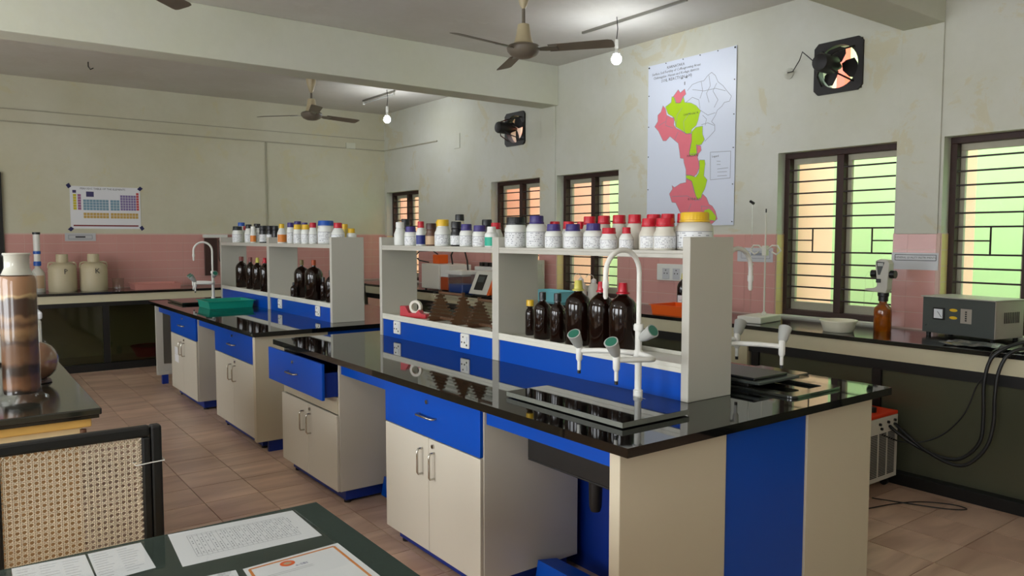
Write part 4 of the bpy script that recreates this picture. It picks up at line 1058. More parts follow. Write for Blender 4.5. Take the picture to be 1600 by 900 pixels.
for r in clampx([r for r in A2 if r[2]<=7.18],2.471,2.717,(5.74,7.13)): bottle(r,1.0385,'brown glass bottles on the rear reagent shelf')

# ---------------------------------------------------------------- faucets
def faucet(x, y, label, rot=0.0, z=BT):
    t = thing('gooseneck_faucet',(0,0,0),label,'faucet'); t.rotation_euler=(0,0,rot); t.location=(x,y,z)
    ORIG[t] = Vector((0,0,0))
    MB().lathe([(0.034,0),(0.034,0.006),(0.02,0.012),(0.02,0.045),(0.014,0.05)],(0,0,0),20).build('base_flange','white_plastic',t,smooth=40)
    pts = [(0,0,0.04),(0,0,0.30)]
    MB().tube(pts,0.0145,14).build('column','white_plastic',t,smooth=60)
    R = 0.095
    arc = [(0,0,0.26),(0,0,0.52)]+[(-R+R*math.cos(a),0,0.535+R*math.sin(a)) for a in [PI*k/14 for k in range(0,15)]]+[(-2*R,0,0.50)]
    MB().tube(arc,0.0105,12).build('gooseneck','white_plastic',t,smooth=60)
    MB().lathe([(0.0135,0.07),(0.0135,0.045),(0.010,0.04),(0.010,0.01),(0.006,0.0)],(-2*R,0,0.435),12).build('outlet_nozzle','white_plastic',t,smooth=40)
    for zz in (0.185,0.295): MB().lathe([(0.019,0),(0.021,0.004),(0.021,0.022),(0.017,0.028)],(0,0,zz),16).build('collar','white_plastic',t,smooth=40)
    def tapknob(px,py,pz,dx,dy,dz,par):
        d = Vector((dx,dy,dz)).normalized(); p = Vector((px,py,pz))
        q = Vector((0,0,1)).rotation_difference(d).to_matrix().to_4x4(); Mx = Matrix.Translation(p) @ q
        n = 40; prof=[(0.014,0.0),(0.021,0.018),(0.028,0.070),(0.0285,0.076)]
        k = MB(); vs_=[]; fs=[]
        for r_,z_ in prof:
            for i in range(n): a=2*PI*i/n; rr=r_*(0.96 if i%2 and 0.0<z_<0.074 else 1); vs_.append((rr*math.cos(a),rr*math.sin(a),z_))
        for j in range(len(prof)-1):
            for i in range(n): fs.append((j*n+i,j*n+(i+1)%n,(j+1)*n+(i+1)%n,(j+1)*n+i))
        fs += [tuple(range(n-1,-1,-1)),tuple((len(prof)-1)*n+i for i in range(n))]
        k.add(vs_,fs,0,Mx); kn = k.build('knob','knob_grey',par,smooth=30)
        g = MB(); g.lathe([(0.0235,0),(0.0235,0.0025)],(0,0,0.0755),20,0,Mx); g.build('knob_disc','knob_green',par,smooth=30)
    def arm(pts,kx,kd,label_=None):
        a = MB().tube(pts,0.011,12).build('side_arm','white_plastic',t,smooth=60)
        e = pts[-1]
        MB().lathe([(0.006,-0.085),(0.008,-0.08),(0.008,-0.045),(0.014,-0.035),(0.015,0.02),(0.012,0.028)],e,14).build('serrated_nozzle','white_plastic',a,smooth=30)
        MB().cyl((e[0],e[1],e[2]-0.097),(e[0],e[1],e[2]-0.083),0.0075,n=10).build('nozzle_tip','black',a)
        tapknob(e[0],e[1],e[2]+0.018,*kd,a)
    arm([(0,0,0.20),(-0.05,0.05,0.205),(-0.10,0.13,0.205),(-0.15,0.20,0.20)],None,(-0.55,-0.18,0.72))
    arm([(0,0,0.20),(-0.02,-0.09,0.195),(-0.045,-0.125,0.195),(-0.08,-0.125,0.197),(-0.20,-0.075,0.20)],None,(-0.55,-0.18,0.72))
    a3 = MB().tube([(0,0,0.262),(0.008,-0.02,0.265)],0.012,10).build('side_valve','white_plastic',t,smooth=60)
    tapknob(0.004,-0.010,0.262,0.02,-0.75,0.45,a3)
    return t
fa = faucet(2.300,2.211,'white gooseneck lab faucet with three grey knobs on the near bench')
copy_tree(fa,None,(2.80,2.17,BT),PI,'white gooseneck lab faucet on the window side of the near reagent shelf')
copy_tree(fa,None,(2.30,8.46,BT),0.0,'white gooseneck lab faucet at the far end of the rear bench')

# things on the near shelf's lower board
Z2 = 1.0385
t = thing('tape_dispenser',(2.53,4.53,Z2),'red tape dispenser holding a roll of clear tape','tape dispenser')
MT = Matrix.Translation((2.53,4.50,Z2)) @ Matrix.Rotation(math.radians(-60),4,'Z')
pr = MB(); P_=[(-0.10,0),(0.10,0),(0.10,0.03),(0.06,0.035),(0.045,0.06),(0.02,0.035),(-0.03,0.035),(-0.06,0.08),(-0.10,0.08)]
pr.prism(P_,0.05,MT @ Matrix.Rotation(PI/2,4,'X') @ Matrix.Translation((0,0,-0.025))); pr.build('dispenser_body','red',t,bevel=0.003)
rr = MB(); rm = MT @ Matrix.Translation((0.01,0,0.075)) @ Matrix.Rotation(PI/2,4,'X')
rr.lathe([(0.028,-0.012),(0.045,-0.012),(0.045,0.012),(0.028,0.012),(0.028,-0.012)],(0,0,0),24,0,rm,cap0=False,cap1=False); rr.build('tape_roll','flesh_tape',t,smooth=40)
def rack(y0, y1, x, hh, label, base=0.11):
    # pyramid pipette rack: two notched end plates joined by a top bar, pipettes resting in the notches
    t = thing('pipette_rack',(x,(y0+y1)/2,Z2),label,'pipette rack','pipette racks')
    n = 8; poly=[]
    for k in range(n):
        f0 = 1-k/n; w0 = 0.022+(base-0.022)*f0; w1 = w0-0.024
        z0=hh*k/n; z1=hh*(k+0.5)/n; z2=hh*(k+1)/n
        poly += [(w0,z0),(w0,z1),(w1,z1+0.002),(w1,z2)]
    left = [(-a,b) for a,b in reversed(poly)]
    outline = poly+[(0.012,hh+0.02),(-0.012,hh+0.02)]+left
    for y in (y0,y1):
        m4 = Matrix(((1,0,0,x),(0,0,1,y-0.005),(0,1,0,Z2),(0,0,0,1)))
        MB().prism([(a*0.95,b) for a,b in outline],0.01,m4).build('end_plate','wood_rack',t)
    MB().cyl((x,y0,Z2+hh+0.004),(x,y1,Z2+hh+0.004),0.009,n=10).build('top_bar','wood_rack',t,smooth=50)
    MB().cyl((x,y0,Z2+0.02),(x,y1,Z2+0.02),0.010,n=10).build('lower_bar','wood_rack',t,smooth=50)
    for k in range(n):
        w0 = 0.95*(0.022+(base-0.022)*(1-k/n))-0.005; z = Z2+hh*(k+0.62)/n+0.008
        for s_ in (-1,1):
            if random.random() < 0.12: continue
            e0=random.uniform(0.03,0.09); e1=random.uniform(0.02,0.06); r_=random.choice((0.004,0.005,0.0065))
            pp = MB().cyl((x+s_*w0,y0-e1,z),(x+s_*w0,y1+e0,z),r_,n=8).build('pipette','glassware',t,smooth=60)
    return t
rack(3.97,4.24,2.575,0.180,'brown notched pipette rack full of glass pipettes next to the tape dispenser')
rack(3.53,3.79,2.575,0.162,'brown notched pipette rack of glass pipettes against the shelf divider')

# trays and folders on the near bench, window side
def tray(name,x0,x1,y0,y1,z,h,m_,label,cat,rot=0,t_=0.004,lip=0.012,taper=0.012):
    t = thing(name,((x0+x1)/2,(y0+y1)/2,z),label,cat)
    b = MB()
    def ring(a,zz): return [(x0+a,y0+a,zz),(x1-a,y0+a,zz),(x1-a,y1-a,zz),(x0+a,y1-a,zz)]
    v = ring(taper,z)+ring(0,z+h)+ring(-lip,z+h)+ring(-lip,z+h-0.006)+ring(t_,z+h)+ring(taper+t_,z+t_)
    f=[(3,2,1,0)]
    for a,c in ((0,1),(3,2),(1,3)):
        pass
    for k in range(4):
        j=(k+1)%4
        f += [(k,j,4+j,4+k),(8+k,8+j,16+j,16+k),(12+k,12+j,8+j,8+k),(16+k,16+j,20+j,20+k),(4+k,4+j,12+j,12+k)]
    f += [(20,21,22,23)]
    b.add(v,f); b.build('tray_body',m_,t)
    return t
zz = BT+0.0125
for k,(x0,x1,y0,y1,l) in enumerate(((2.865,3.16,2.08,2.42,'lowest black folder of the pile on the window-side sink'),(2.86,3.17,2.02,2.40,'middle grey folder of the pile on the window-side sink'),(2.87,3.12,2.05,2.44,'topmost black folder of the pile on the window-side sink'))):
    t = bx('folder',('pvc_black','stab_front','black')[k],None,x0,x1,y0,y1,zz,zz+0.014,bevel=0.004,origin=((x0+x1)/2,(y0+y1)/2,zz)); setp(t,l,'folder','folders on the window-side sink'); zz += 0.0145
t = bx('clear_file','desk_glass',None,3.18,3.30,1.98,2.10,BT+0.0125,BT+0.018,origin=(3.1,2.1,BT+0.0125)); 
setp(t,'clear plastic file beside the pile of black folders','file')
t = bx('tablet_board','granite_old',None,3.21,3.41,2.12,2.40,BT+0.0005,BT+0.013,bevel=0.004,origin=(3.3,2.1,BT)); setp(t,'thin dark board on the granite by the window-side sink','board')
tray('teal_tray',1.985,2.41,7.46,7.86,BT+0.001,0.072,'teal','teal plastic tray on the rear bench','tray')
t = thing('acrylic_sheet',(2.2,7.4,BT),'clear acrylic sheet lying before the teal tray','sheet'); MB().box(1.99,2.40,7.02,7.40,BT+0.001,BT+0.007).build('sheet','desk_glass',t)

# ================================================================ LEFT TABLE AND SPECIMENS
t = thing('demonstration_table',(-0.4,4.9,0),'old cream and yellow wooden table with a black granite top','table')
bx('table_top','granite_green',t,-1.3,0.497,3.50,6.3,0.852,0.880,bevel=0.005)
bx('under_slab','granite_old',t,-1.29,0.488,3.51,6.29,0.838,0.850)
bx('cornice','yellow_paint',t,-1.28,0.462,3.53,6.27,0.800,0.836,bevel=0.005)
bx('frieze','cream_wood',t,-1.27,0.430,3.555,6.25,0.735,0.798,bevel=0.004)
MB().cyl((0.432,3.545,0.752),(0.432,3.545,0.790),0.012,n=12).build('corner_bead','wood_rack',t,smooth=40)
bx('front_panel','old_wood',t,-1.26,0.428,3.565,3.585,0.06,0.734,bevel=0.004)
bx('side_panel','cream_wood',t,0.408,0.427,3.59,6.24,0.06,0.734)
for (x,y) in ((-1.22,3.62),(0.37,3.62),(-1.22,6.18),(0.37,6.18)): bx('leg','cream_wood',t,x-0.03,x+0.03,y-0.03,y+0.03,0,0.06)
mb = MB()
for k in range(7):
    x = -0.12+k*0.045; y=3.5545; z=0.753+0.004*(k%3)
    strip_lines(mb,frame_M((x,y,z),(1,0,0),(0,0,1)),[(0,0),(0.012,0.008),(0.02,0.0),(0.03,0.01)],0.004)
mb.build('brush_writing','ink',t,kind='stuff')
TZ = 0.8805
t = thing('soil_profile_jar',(0.248,3.89,TZ),'tall glass jar filled with layered brown soils on a round glass foot','jar')
MB().lathe([(0.066,0.03),(0.069,0.05),(0.069,0.515),(0.062,0.535)],(0.248,3.89,TZ),32).build('soil_column','soil',t,smooth=50,)
for o_ in list(KIDS(t)): pass
MB().lathe([(0.100,0.0),(0.100,0.008),(0.085,0.016),(0.074,0.03),(0.073,0.05),(0.073,0.51),(0.070,0.535),(0.056,0.56),(0.050,0.575),(0.050,0.615),(0.056,0.622),(0.056,0.627),(0.046,0.627)],(0.248,3.89,TZ),36,cap0=True,cap1=False).build('glass_wall','glassware',t,smooth=50)
MB().lathe([(0.060,0.545),(0.052,0.562),(0.0465,0.575),(0.0465,0.625),(0.053,0.634),(0.05,0.638)],(0.248,3.89,TZ-0.005),28).build('frosted_neck','b_milk',t,smooth=40)
def flask(x,y,r,label):
    t = thing('round_flask',(x,y,TZ),label,'flask','soil-filled flasks')
    MB().lathe([(0.06,0.0),(0.066,0.004),(0.06,0.014),(0.045,0.014)],(x,y,TZ),24,cap1=False).build('cork_ring','cap_brown',t,smooth=40)
    b = MB(); b.sphere((x,y,TZ+r+0.006),r*0.97,28,16); b.build('soil_fill','soil_flask',t,smooth=60)
    g = MB(); prof=[]
    for i in range(15):
        a=-PI/2+PI*i/16*1.0; prof.append((max(r*math.cos(a),0.004),r+0.006+r*math.sin(a)))
    prof=[p for p in prof if p[1] < 2*r*0.95]; prof += [(0.03,2*r+0.02),(0.028,2*r+0.09),(0.034,2*r+0.095)]
    g.lathe(prof,(x,y,TZ),28,cap1=False); g.build('glass_wall','glassware',t,smooth=60)
flask(0.335,4.30,0.098,'round glass flask of brown soil behind the layered soil jar')
flask(0.02,3.98,0.105,'round glass flask cut by the left edge of the photo')
t = thing('white_instrument',(0.06,5.25,TZ),'white box-shaped instrument standing on the far half of the old table','instrument')
b = MB(); b.box(-0.42,0.425,5.0,5.5,TZ+0.012,1.118); b.build('housing','white_enamel',t,bevel=0.012)
bx('lid','paper',t,-0.43,0.430,4.99,5.51,1.120,1.165,bevel=0.012)
bx('door_seam','black',t,-0.40,0.23,4.997,5.001,1.042,1.047)
bx('latch','paper_grey',t,0.36,0.40,4.985,5.0,1.06,1.105,bevel=0.004)
for (x,y) in ((-0.38,5.04),(0.39,5.04),(-0.38,5.46),(0.39,5.46)): MB().cyl((x,y,TZ),(x,y,TZ+0.014),0.015,n=10).build('foot','black',t)
t = bx('storage_box','red',None,0.0,0.31,5.08,5.38,1.166,1.235,bevel=0.006,origin=(0.15,5.2,1.166)); setp(t,'red box on top of the white instrument','box')
t = bx('storage_box','cap_blue',None,0.0,0.305,5.10,5.36,1.2355,1.325,bevel=0.006,origin=(0.15,5.2,1.2355)); setp(t,'blue box stacked on the red box at the left edge','box')

# ================================================================ DESK IN FRONT
t = thing('writing_desk',(0.1,1.6,0),'desk covered in dark green baize at the bottom of the photo','desk')
bx('desk_top','cream_wood',t,-0.85,0.916,0.95,2.262,0.715,0.742,bevel=0.003)
bx('table_cover','cloth',t,-0.853,0.911,0.945,2.258,0.7425,0.7485,bevel=0.002)
bx('modesty_panel','cream_wood',t,-0.75,0.80,2.10,2.12,0.25,0.712)
for (x,y) in ((-0.78,1.0),(0.85,1.0),(-0.78,2.18),(0.85,2.18)): bx('leg','cream_wood',t,x-0.025,x+0.025,y-0.025,y+0.025,0,0.714,bevel=0.003)
DZ = 0.7487
def sheet(name, pts, label, z, m_='paper'):
    cx = sum(p[0] for p in pts)/4; cy = sum(p[1] for p in pts)/4
    t = thing(name,(cx,cy,z),label,'paper')
    MB().prism(pts,0.0003,Matrix.Translation((0,0,z))).build('paper_sheet',m_,t)
    return t
def bil(pts,u,v):
    a,b,c,d = [Vector(p) for p in pts]   # a-b bottom, d-c top
    return tuple((a*(1-u)+b*u)*(1-v)+(d*(1-u)+c*u)*v)
I4 = lambda z: Matrix.Translation((0,0,z))
P1 = [(0.453,2.004),(0.817,1.988),(0.822,2.227),(0.472,2.25)]
t = sheet('timetable_sheet',P1,'printed table sheet, the uppermost paper under the desk glass',DZ)
q = MB(); z = DZ+0.0004
for k in range(22):
    u = 0.12+0.76*k/21; strip_lines(q,I4(z),[bil(P1,u,0.18),bil(P1,u,0.84)],0.0009,0.0001)
for v in (0.18,0.24,0.80,0.84): strip_lines(q,I4(z),[bil(P1,0.12,v),bil(P1,0.88,v)],0.001,0.0001)
q.build('printed_grid','ink_grey',t)
q = MB(); rnd = random.Random(3)
for k in range(22):
    u = 0.13+0.76*k/21
    for j in range(9):
        if rnd.random() < 0.6: v = 0.26+0.06*j; strip_lines(q,I4(z),[bil(P1,u+0.008,v),bil(P1,u+0.008,v+0.035)],0.0028,0.0001)
q.build('printed_entries','ink_grey',t,kind='stuff')
P2 = [(0.571-0.02,1.63),(0.83,1.62),(0.83,1.912),(0.571,1.900)]
t = sheet('poster_sheet',P2,'white poster sheet with an orange border and round orange emblem, under the desk glass',DZ)
q = MB(); strip_lines(q,I4(DZ+0.0004),[bil(P2,0.05,0.0),bil(P2,0.05,0.95),bil(P2,0.93,0.95),bil(P2,0.93,0.0)],0.007,0.0001); q.build('orange_border','label_orange',t)
q = MB(); c0 = bil(P2,0.40,0.86)
q.prism([(c0[0]+0.019*math.cos(a*PI/12),c0[1]+0.017*math.sin(a*PI/12)) for a in range(24)],0.0002,I4(DZ+0.0004)); q.build('round_emblem','orange',t)
q = MB(); q.prism([(c0[0]+0.010*math.cos(a*PI/12),c0[1]+0.008*math.sin(a*PI/12)) for a in range(24)],0.0001,I4(DZ+0.00065)); q.build('emblem_centre','label_tan',t)
text_obj('printed_text','e-SBI',0.016,Matrix.Translation((c0[0]+0.028,c0[1]-0.024,DZ+0.0006)),'label_blue',t)
q = MB()
for v in (0.71,0.68): strip_lines(q,I4(DZ+0.0004),[bil(P2,0.15,v),bil(P2,0.6,v)],0.0012,0.0001)
q.build('printed_rule','ink_grey',t)
def note(P,label,cols):
    t = sheet('note_sheet',P,label,DZ)
    q = MB(); r_ = random.Random(len(label))
    for c in range(cols):
        u0 = 0.05+c*0.92/cols
        for j in range(10):
            v = 0.9-j*0.085; L = r_.uniform(0.3,0.8)/cols
            strip_lines(q,I4(DZ+0.0004),[bil(P,u0,v),bil(P,u0+L,v)],0.0016,0.0001)
    q.build('printed_lines','ink_grey',t,kind='stuff')
note([(0.270,2.03),(0.398,2.04),(0.400,2.236),(0.272,2.236)],'smaller printed note sheet in the middle under the desk glass',2)
note([(0.10,2.03),(0.266,2.03),(0.266,2.236),(0.105,2.249)],'printed note sheet nearest the left corner under the desk glass',3)
note([(0.42,1.86),(0.55,1.86),(0.555,1.905),(0.47,1.915)],'corner of a white sheet at the bottom edge beside the orange-bordered poster',2)
t = thing('desk_glass',(0.0,1.6,0.751),'clear glass sheet over the papers on the green desk','glass sheet')
bx('glass_plate','desk_glass',t,-0.84,0.824,0.96,2.240,0.7506,0.7556)

# ================================================================ CANE CHAIR
t = thing('cane_back_chair',(0.29,2.45,0),'black framed chair with a woven cream cane back behind the desk','chair')
YC = 2.60
def rail(pts,r,name='frame_rail'): return MB().tube(pts,r,10).build(name,'black_metal',t,smooth=50)
bx('top_rail','black_metal',t,0.055,0.500,YC-0.016,YC+0.016,0.952,0.988,bevel=0.008)
bx('side_rail','black_metal',t,0.475,0.500,YC-0.016,YC+0.016,0.56,0.952,bevel=0.006)
bx('side_rail','black_metal',t,0.080,0.104,YC-0.016,YC+0.016,0.56,0.952,bevel=0.006)
bx('bottom_rail','black_metal',t,0.055,0.500,YC-0.014,YC+0.014,0.55,0.58,bevel=0.006)
bx('leg','black_metal',t,0.501,0.535,YC-0.012,YC+0.030,0.0,0.985,bevel=0.008)
bx('leg','black_metal',t,0.035,0.079,YC-0.012,YC+0.030,0.0,0.985,bevel=0.008)
bx('leg','black_metal',t,0.495,0.530,2.13,2.165,0.0,0.43,bevel=0.005)
bx('leg','black_metal',t,0.045,0.080,2.13,2.165,0.0,0.43,bevel=0.005)
bx('seat_frame','black_metal',t,0.045,0.530,2.13,2.585,0.43,0.455,bevel=0.005)
bx('seat','cane',t,0.075,0.505,2.16,2.56,0.455,0.465)
cx0,cx1,cz0,cz1 = 0.104,0.475,0.58,0.952
w = MB(); p = 0.0175; hw = 0.0009
def strand(a,b,yoff,hw=hw):
    a = Vector(a); b = Vector(b); d=(b-a)
    if d.length < 0.004: return
    n = Vector((-d.y,d.x)).normalized()*hw
    w.prism([tuple(a-n),tuple(b-n),tuple(b+n),tuple(a+n)],0.0012,Matrix(((1,0,0,0),(0,0,1,YC-0.008+yoff),(0,1,0,0),(0,0,0,1))))
def clip(a,b):
    (x0,z0),(x1,z1) = a,b; t0,t1=0,1; dx=x1-x0; dz=z1-z0
    for p_,q_ in ((-dx,x0-cx0),(dx,cx1-x0),(-dz,z0-cz0),(dz,cz1-z0)):
        if abs(p_)<1e-9:
            if q_<0: return None
        else:
            r=q_/p_
            if p_<0: t0=max(t0,r)
            else: t1=min(t1,r)
    if t0>=t1: return None
    return (x0+dx*t0,z0+dz*t0),(x0+dx*t1,z0+dz*t1)
x = cx0+p/2
while x < cx1:
    for o_ in (-0.0024,0.0024): strand((x+o_,cz0),(x+o_,cz1),0)
    x += p
z = cz0+p/2
while z < cz1:
    for o_ in (-0.0024,0.0024): strand((cx0,z+o_),(cx1,z+o_),0.0013)
    z += p
k = -30
while k < 60:
    a = (cx0+k*p+p/2,cz0); L = 1.0
    for s_ in (1,-1):
        c = clip(a,(a[0]+s_*L,cz0+L))
        if c: strand(c[0],c[1],0.0026,0.0010)
    k += 1
w.build('cane_weave','cane',t,kind='stuff')
e = MB()
zz_ = cz0
n = 0
pts=[]
while zz_ < cz1:
    pts.append((cx1-0.001 if n%2 else cx1-0.014,YC-0.0105,zz_)); zz_ += 0.009; n += 1
e.tube(pts,0.0016,5)
pts=[]; x=cx0; n=0
while x < cx1: pts.append((x,YC-0.0105,cz1-0.001 if n%2 else cz1-0.013)); x += 0.009; n += 1
e.tube(pts,0.0016,5); e.build('cane_binding','cane',t,kind='stuff')
MB().tube([(0.455,YC-0.02,0.868),(0.50,YC-0.024,0.872),(0.538,YC-0.02,0.872),(0.540,YC+0.03,0.872),(0.50,YC+0.036,0.870),(0.455,YC+0.02,0.868)],0.0018,6,closed=True).build('cable_tie','white_plastic',t,smooth=60)

# ================================================================ FAR COUNTER THINGS
CZ_ = 0.9355
t = thing('bottle_dispenser',(0.874,10.50,CZ_),'clear bottle topped with a tall white and blue dosing dispenser','dispenser')
x,y = 0.874,10.50
MB().lathe([(0.07,0),(0.076,0.006),(0.076,0.18),(0.07,0.23),(0.045,0.27),(0.028,0.285),(0.028,0.31)],(x,y,CZ_),22).build('bottle_body','b_milk',t,smooth=50)
label_strip(t,x,y,CZ_+0.05,CZ_+0.2,0.077,'label_tan',math.radians(-90-50),math.radians(-90+50))
MB().lathe([(0.03,0.31),(0.04,0.315),(0.04,0.36),(0.034,0.365)],(x,y,CZ_),18).build('blue_base','cap_blue',t,smooth=40)
MB().lathe([(0.034,0.365),(0.034,0.45)],(x,y,CZ_),18).build('lower_barrel','white_plastic',t,smooth=40)
MB().lathe([(0.04,0.45),(0.04,0.485)],(x,y,CZ_),18).build('blue_collar','cap_blue',t,smooth=40)
MB().lathe([(0.034,0.485),(0.036,0.68)],(x,y,CZ_),18).build('upper_barrel','white_plastic',t,smooth=40)
MB().lathe([(0.041,0.68),(0.041,0.705)],(x,y,CZ_),18).build('top_cap','cap_black',t,smooth=40)
def jug(x,y,mark,label):
    t = thing('carboy',(x,y,CZ_),label,'carboy','cream carboys on the far counter')
    MB().lathe([(0.145,0),(0.15,0.01),(0.152,0.10),(0.150,0.26),(0.138,0.31),(0.10,0.335),(0.062,0.345),(0.058,0.36)],(x,y,CZ_),30).build('jug_body','jug',t,smooth=50)
    cap(t,x,y,CZ_+0.358,CZ_+0.445,0.065,'jug',22)
    for s_ in (-1,1):
        MB().tube([(x+s_*0.065,y,CZ_+0.345),(x+s_*0.11,y,CZ_+0.35),(x+s_*0.14,y,CZ_+0.335),(x+s_*0.148,y,CZ_+0.28)],0.009,8).build('handle','jug',t,smooth=60)
    text_obj('handwritten_mark',mark,0.085,frame_M((x+0.02,y-0.156,CZ_+0.24),(1,0,0),(0,0,1)),'ink',t)
jug(1.125,10.50,'P','cream plastic carboy marked with a black letter P')
jug(1.455,10.50,'K','cream plastic carboy marked with a black letter K')
t = thing('beaker',(1.72,10.50,CZ_),'clear glass beaker beside the carboy marked K','beaker')
MB().lathe([(0.06,0),(0.066,0.004),(0.066,0.13),(0.072,0.14),(0.063,0.135),(0.062,0.006),(0.01,0.006)],(1.72,10.50,CZ_),22).build('glass_wall','glassware',t,smooth=50)
M['pink_plastic'] = mat('dull_pink_plastic', rgb(206,140,130), 0.4)
tray('pink_tray',1.86,2.40,10.25,10.60,CZ_,0.075,'pink_plastic','shallow dull pink tray on the far counter','tray')
t = thing('water_still',(2.93,10.75,CZ_),'wall-mounted still with a dark board and steel cylinder beside the rear shelf','still')
bx('backboard','cap_brown',t,2.86,3.02,10.86,10.905,1.06,1.57)
MB().lathe([(0.02,0.30),(0.04,0.32),(0.045,0.36),(0.045,0.60),(0.03,0.63)],(3.07,10.80,CZ_),18).build('steel_cylinder','chrome',t,smooth=50)
MB().cyl((3.07,10.80,CZ_),(3.07,10.80,CZ_+0.32),0.012,n=10).build('support_rod','steel',t)
bx('top_bracket','white_plastic',t,2.84,3.16,10.84,10.905,1.575,1.62,bevel=0.004)
# ================================================================ WINDOW COUNTER THINGS
KZ = 0.9155
# grey electrical box
ang = math.atan2(-0.49,-0.10)
A_ = Vector((5.37,2.50,0)); 
dv = Vector((-0.10,-0.49,0)).normalized(); pv = Vector((-dv.y,dv.x,0)); pv = -pv if pv.x < 0 else pv
MBX = Matrix(((dv.x,pv.x,0,A_.x),(dv.y,pv.y,0,A_.y),(0,0,1,KZ),(0,0,0,1)))   # local: x along front, y into depth
t = thing('voltage_stabilizer',(5.45,2.25,KZ),'grey metal electrical box with a white meter dial on the window counter','stabilizer')
b = MB(); b.box(0,0.50,0.004,0.29,0.022,0.262,0,MBX); b.build('casing','stab_side',t,bevel=0.003)
b = MB(); b.box(0.004,0.496,-0.002,0.0035,0.024,0.260,0,MBX); b.build('front_panel','stab_front',t,bevel=0.001)
b = MB(); b.box(-0.006,0.506,-0.012,0.295,0.2625,0.270,0,MBX); b.build('top_cover','shelf_paint',t,bevel=0.002)
for (u,v) in ((0.03,0.03),(0.47,0.03),(0.03,0.26),(0.47,0.26)):
    b = MB(); b.lathe([(0.014,0),(0.016,0.022)],(u,v,0),12,0,MBX); b.build('foot','black',t)
b = MB(); b.box(0.085,0.165,-0.012,-0.002,0.115,0.195,0,MBX); me = b.build('meter_bezel','black',t,bevel=0.002)
b = MB(); b.box(0.094,0.156,-0.0135,-0.012,0.124,0.186,0,MBX); b.build('meter_dial','paper',me)
MF = MBX @ Matrix(((1,0,0,0),(0,0,-1,-0.0142),(0,1,0,0),(0,0,0,1)))
b = MB(); strip_lines(b,MF,[(0.150,0.132),(0.120,0.170)],0.0035); b.build('meter_needle','ink',me)
for zc in (0.185,0.135):
    b = MB(); b.prism([(0.205+0.028*math.cos(a*PI/10)+0.02,zc+0.010*math.sin(a*PI/10)) for a in range(20)],0.0008,MBX @ Matrix(((1,0,0,0),(0,0,-1,-0.0022),(0,1,0,0),(0,0,0,1)))); b.build('yellow_emblem','cap_yellow',t)
b = MB(); b.box(0.275,0.350,-0.004,-0.002,0.105,0.200,0,MBX); rc_ = b.build('control_plate','stab_side',t,bevel=0.001)
for k in range(5):
    b = MB(); b.box(0.308,0.318,-0.007,-0.004,0.120+k*0.014,0.129+k*0.014,0,MBX); b.build('push_button','black',rc_)
b = MB(); b.lathe([(0.006,-0.001),(0.006,0.004)],(0.03,-0.003,0.07),10,0,MBX); b.build('fuse_cap','black',t)
for k in range(9):
    b = MB(); b.box(0.5005,0.5025,0.09+k*0.018,0.097+k*0.018,0.12,0.19,0,MBX); b.build('vent_slot','black',t)
# foil and cables in front of it
M['foil'] = mat('crumpled_foil', rgb(170,172,170), 0.22, metal=0.9, bump=0.0)
b = MB(); n=10; rr_=random.Random(5)
for i in range(n+1):
    for j in range(n//2+1): b.v.append((4.95+0.22*j/(n//2),1.70+0.50*i/n,KZ+0.003+0.018*rr_.random()))
m2=n//2+1
for i in range(n):
    for j in range(n//2): b.f.append((i*m2+j,i*m2+j+1,(i+1)*m2+j+1,(i+1)*m2+j)); b.m.append(0)
t = b.build('foil_sheet','foil',None,origin=(5.06,1.95,KZ)); sm=t.modifiers.new('thickness','SOLIDIFY'); sm.thickness=0.002; setp(t,'crumpled silver foil on the counter edge under the cables','foil')
def cable(name,pts,r,label,cat='cable',group=None):
    # smooth through the points
    P_ = [Vector(q) for q in pts]; out=[]
    for i in range(len(P_)-1):
        p0=P_[max(i-1,0)];p1=P_[i];p2=P_[i+1];p3=P_[min(i+2,len(P_)-1)]
        for k in range(5):
            u=k/5; out.append(0.5*((2*p1)+(-p0+p2)*u+(2*p0-5*p1+4*p2-p3)*u*u+(-p0+3*p1-3*p2+p3)*u**3))
    out.append(P_[-1])
    o = MB().tube(out,r,8).build(name,'rubber',None,smooth=60,origin=tuple(P_[0])); return setp(o,label,cat,group)
cable('hose',[(5.10,1.45,1.03),(4.95,1.62,1.00),(4.90,1.72,0.985),(4.84,1.80,0.94),(4.815,1.854,0.87),(4.80,1.875,0.729),(4.80,1.871,0.541),(4.80,1.886,0.386),(4.80,1.987,0.267),(4.79,2.114,0.257),(4.77,2.24,0.30),(4.74,2.33,0.36),(4.72,2.367,0.395)],0.0105,'thick black hose from the counter, the loop hanging left of its twin','hose')
cable('hose',[(5.12,1.38,1.00),(4.97,1.55,0.97),(4.90,1.66,0.965),(4.83,1.757,0.925),(4.80,1.801,0.815),(4.79,1.812,0.664),(4.79,1.813,0.514),(4.78,1.842,0.37),(4.77,1.935,0.25),(4.77,2.041,0.235),(4.77,2.192,0.29),(4.77,2.30,0.36),(4.78,2.367,0.405)],0.0105,'thick black hose from the counter, the outer and lower loop','hose')
cable('power_cord',[(5.02,1.84,0.925),(4.90,1.86,0.925),(4.845,1.864,0.895),(4.82,1.884,0.784),(4.82,1.925,0.702),(4.82,1.979,0.54),(4.82,2.083,0.402),(4.80,2.193,0.327),(4.74,2.30,0.31),(4.62,2.367,0.36)],0.0045,'thin black cord curving from the counter edge to the chiller','cord')
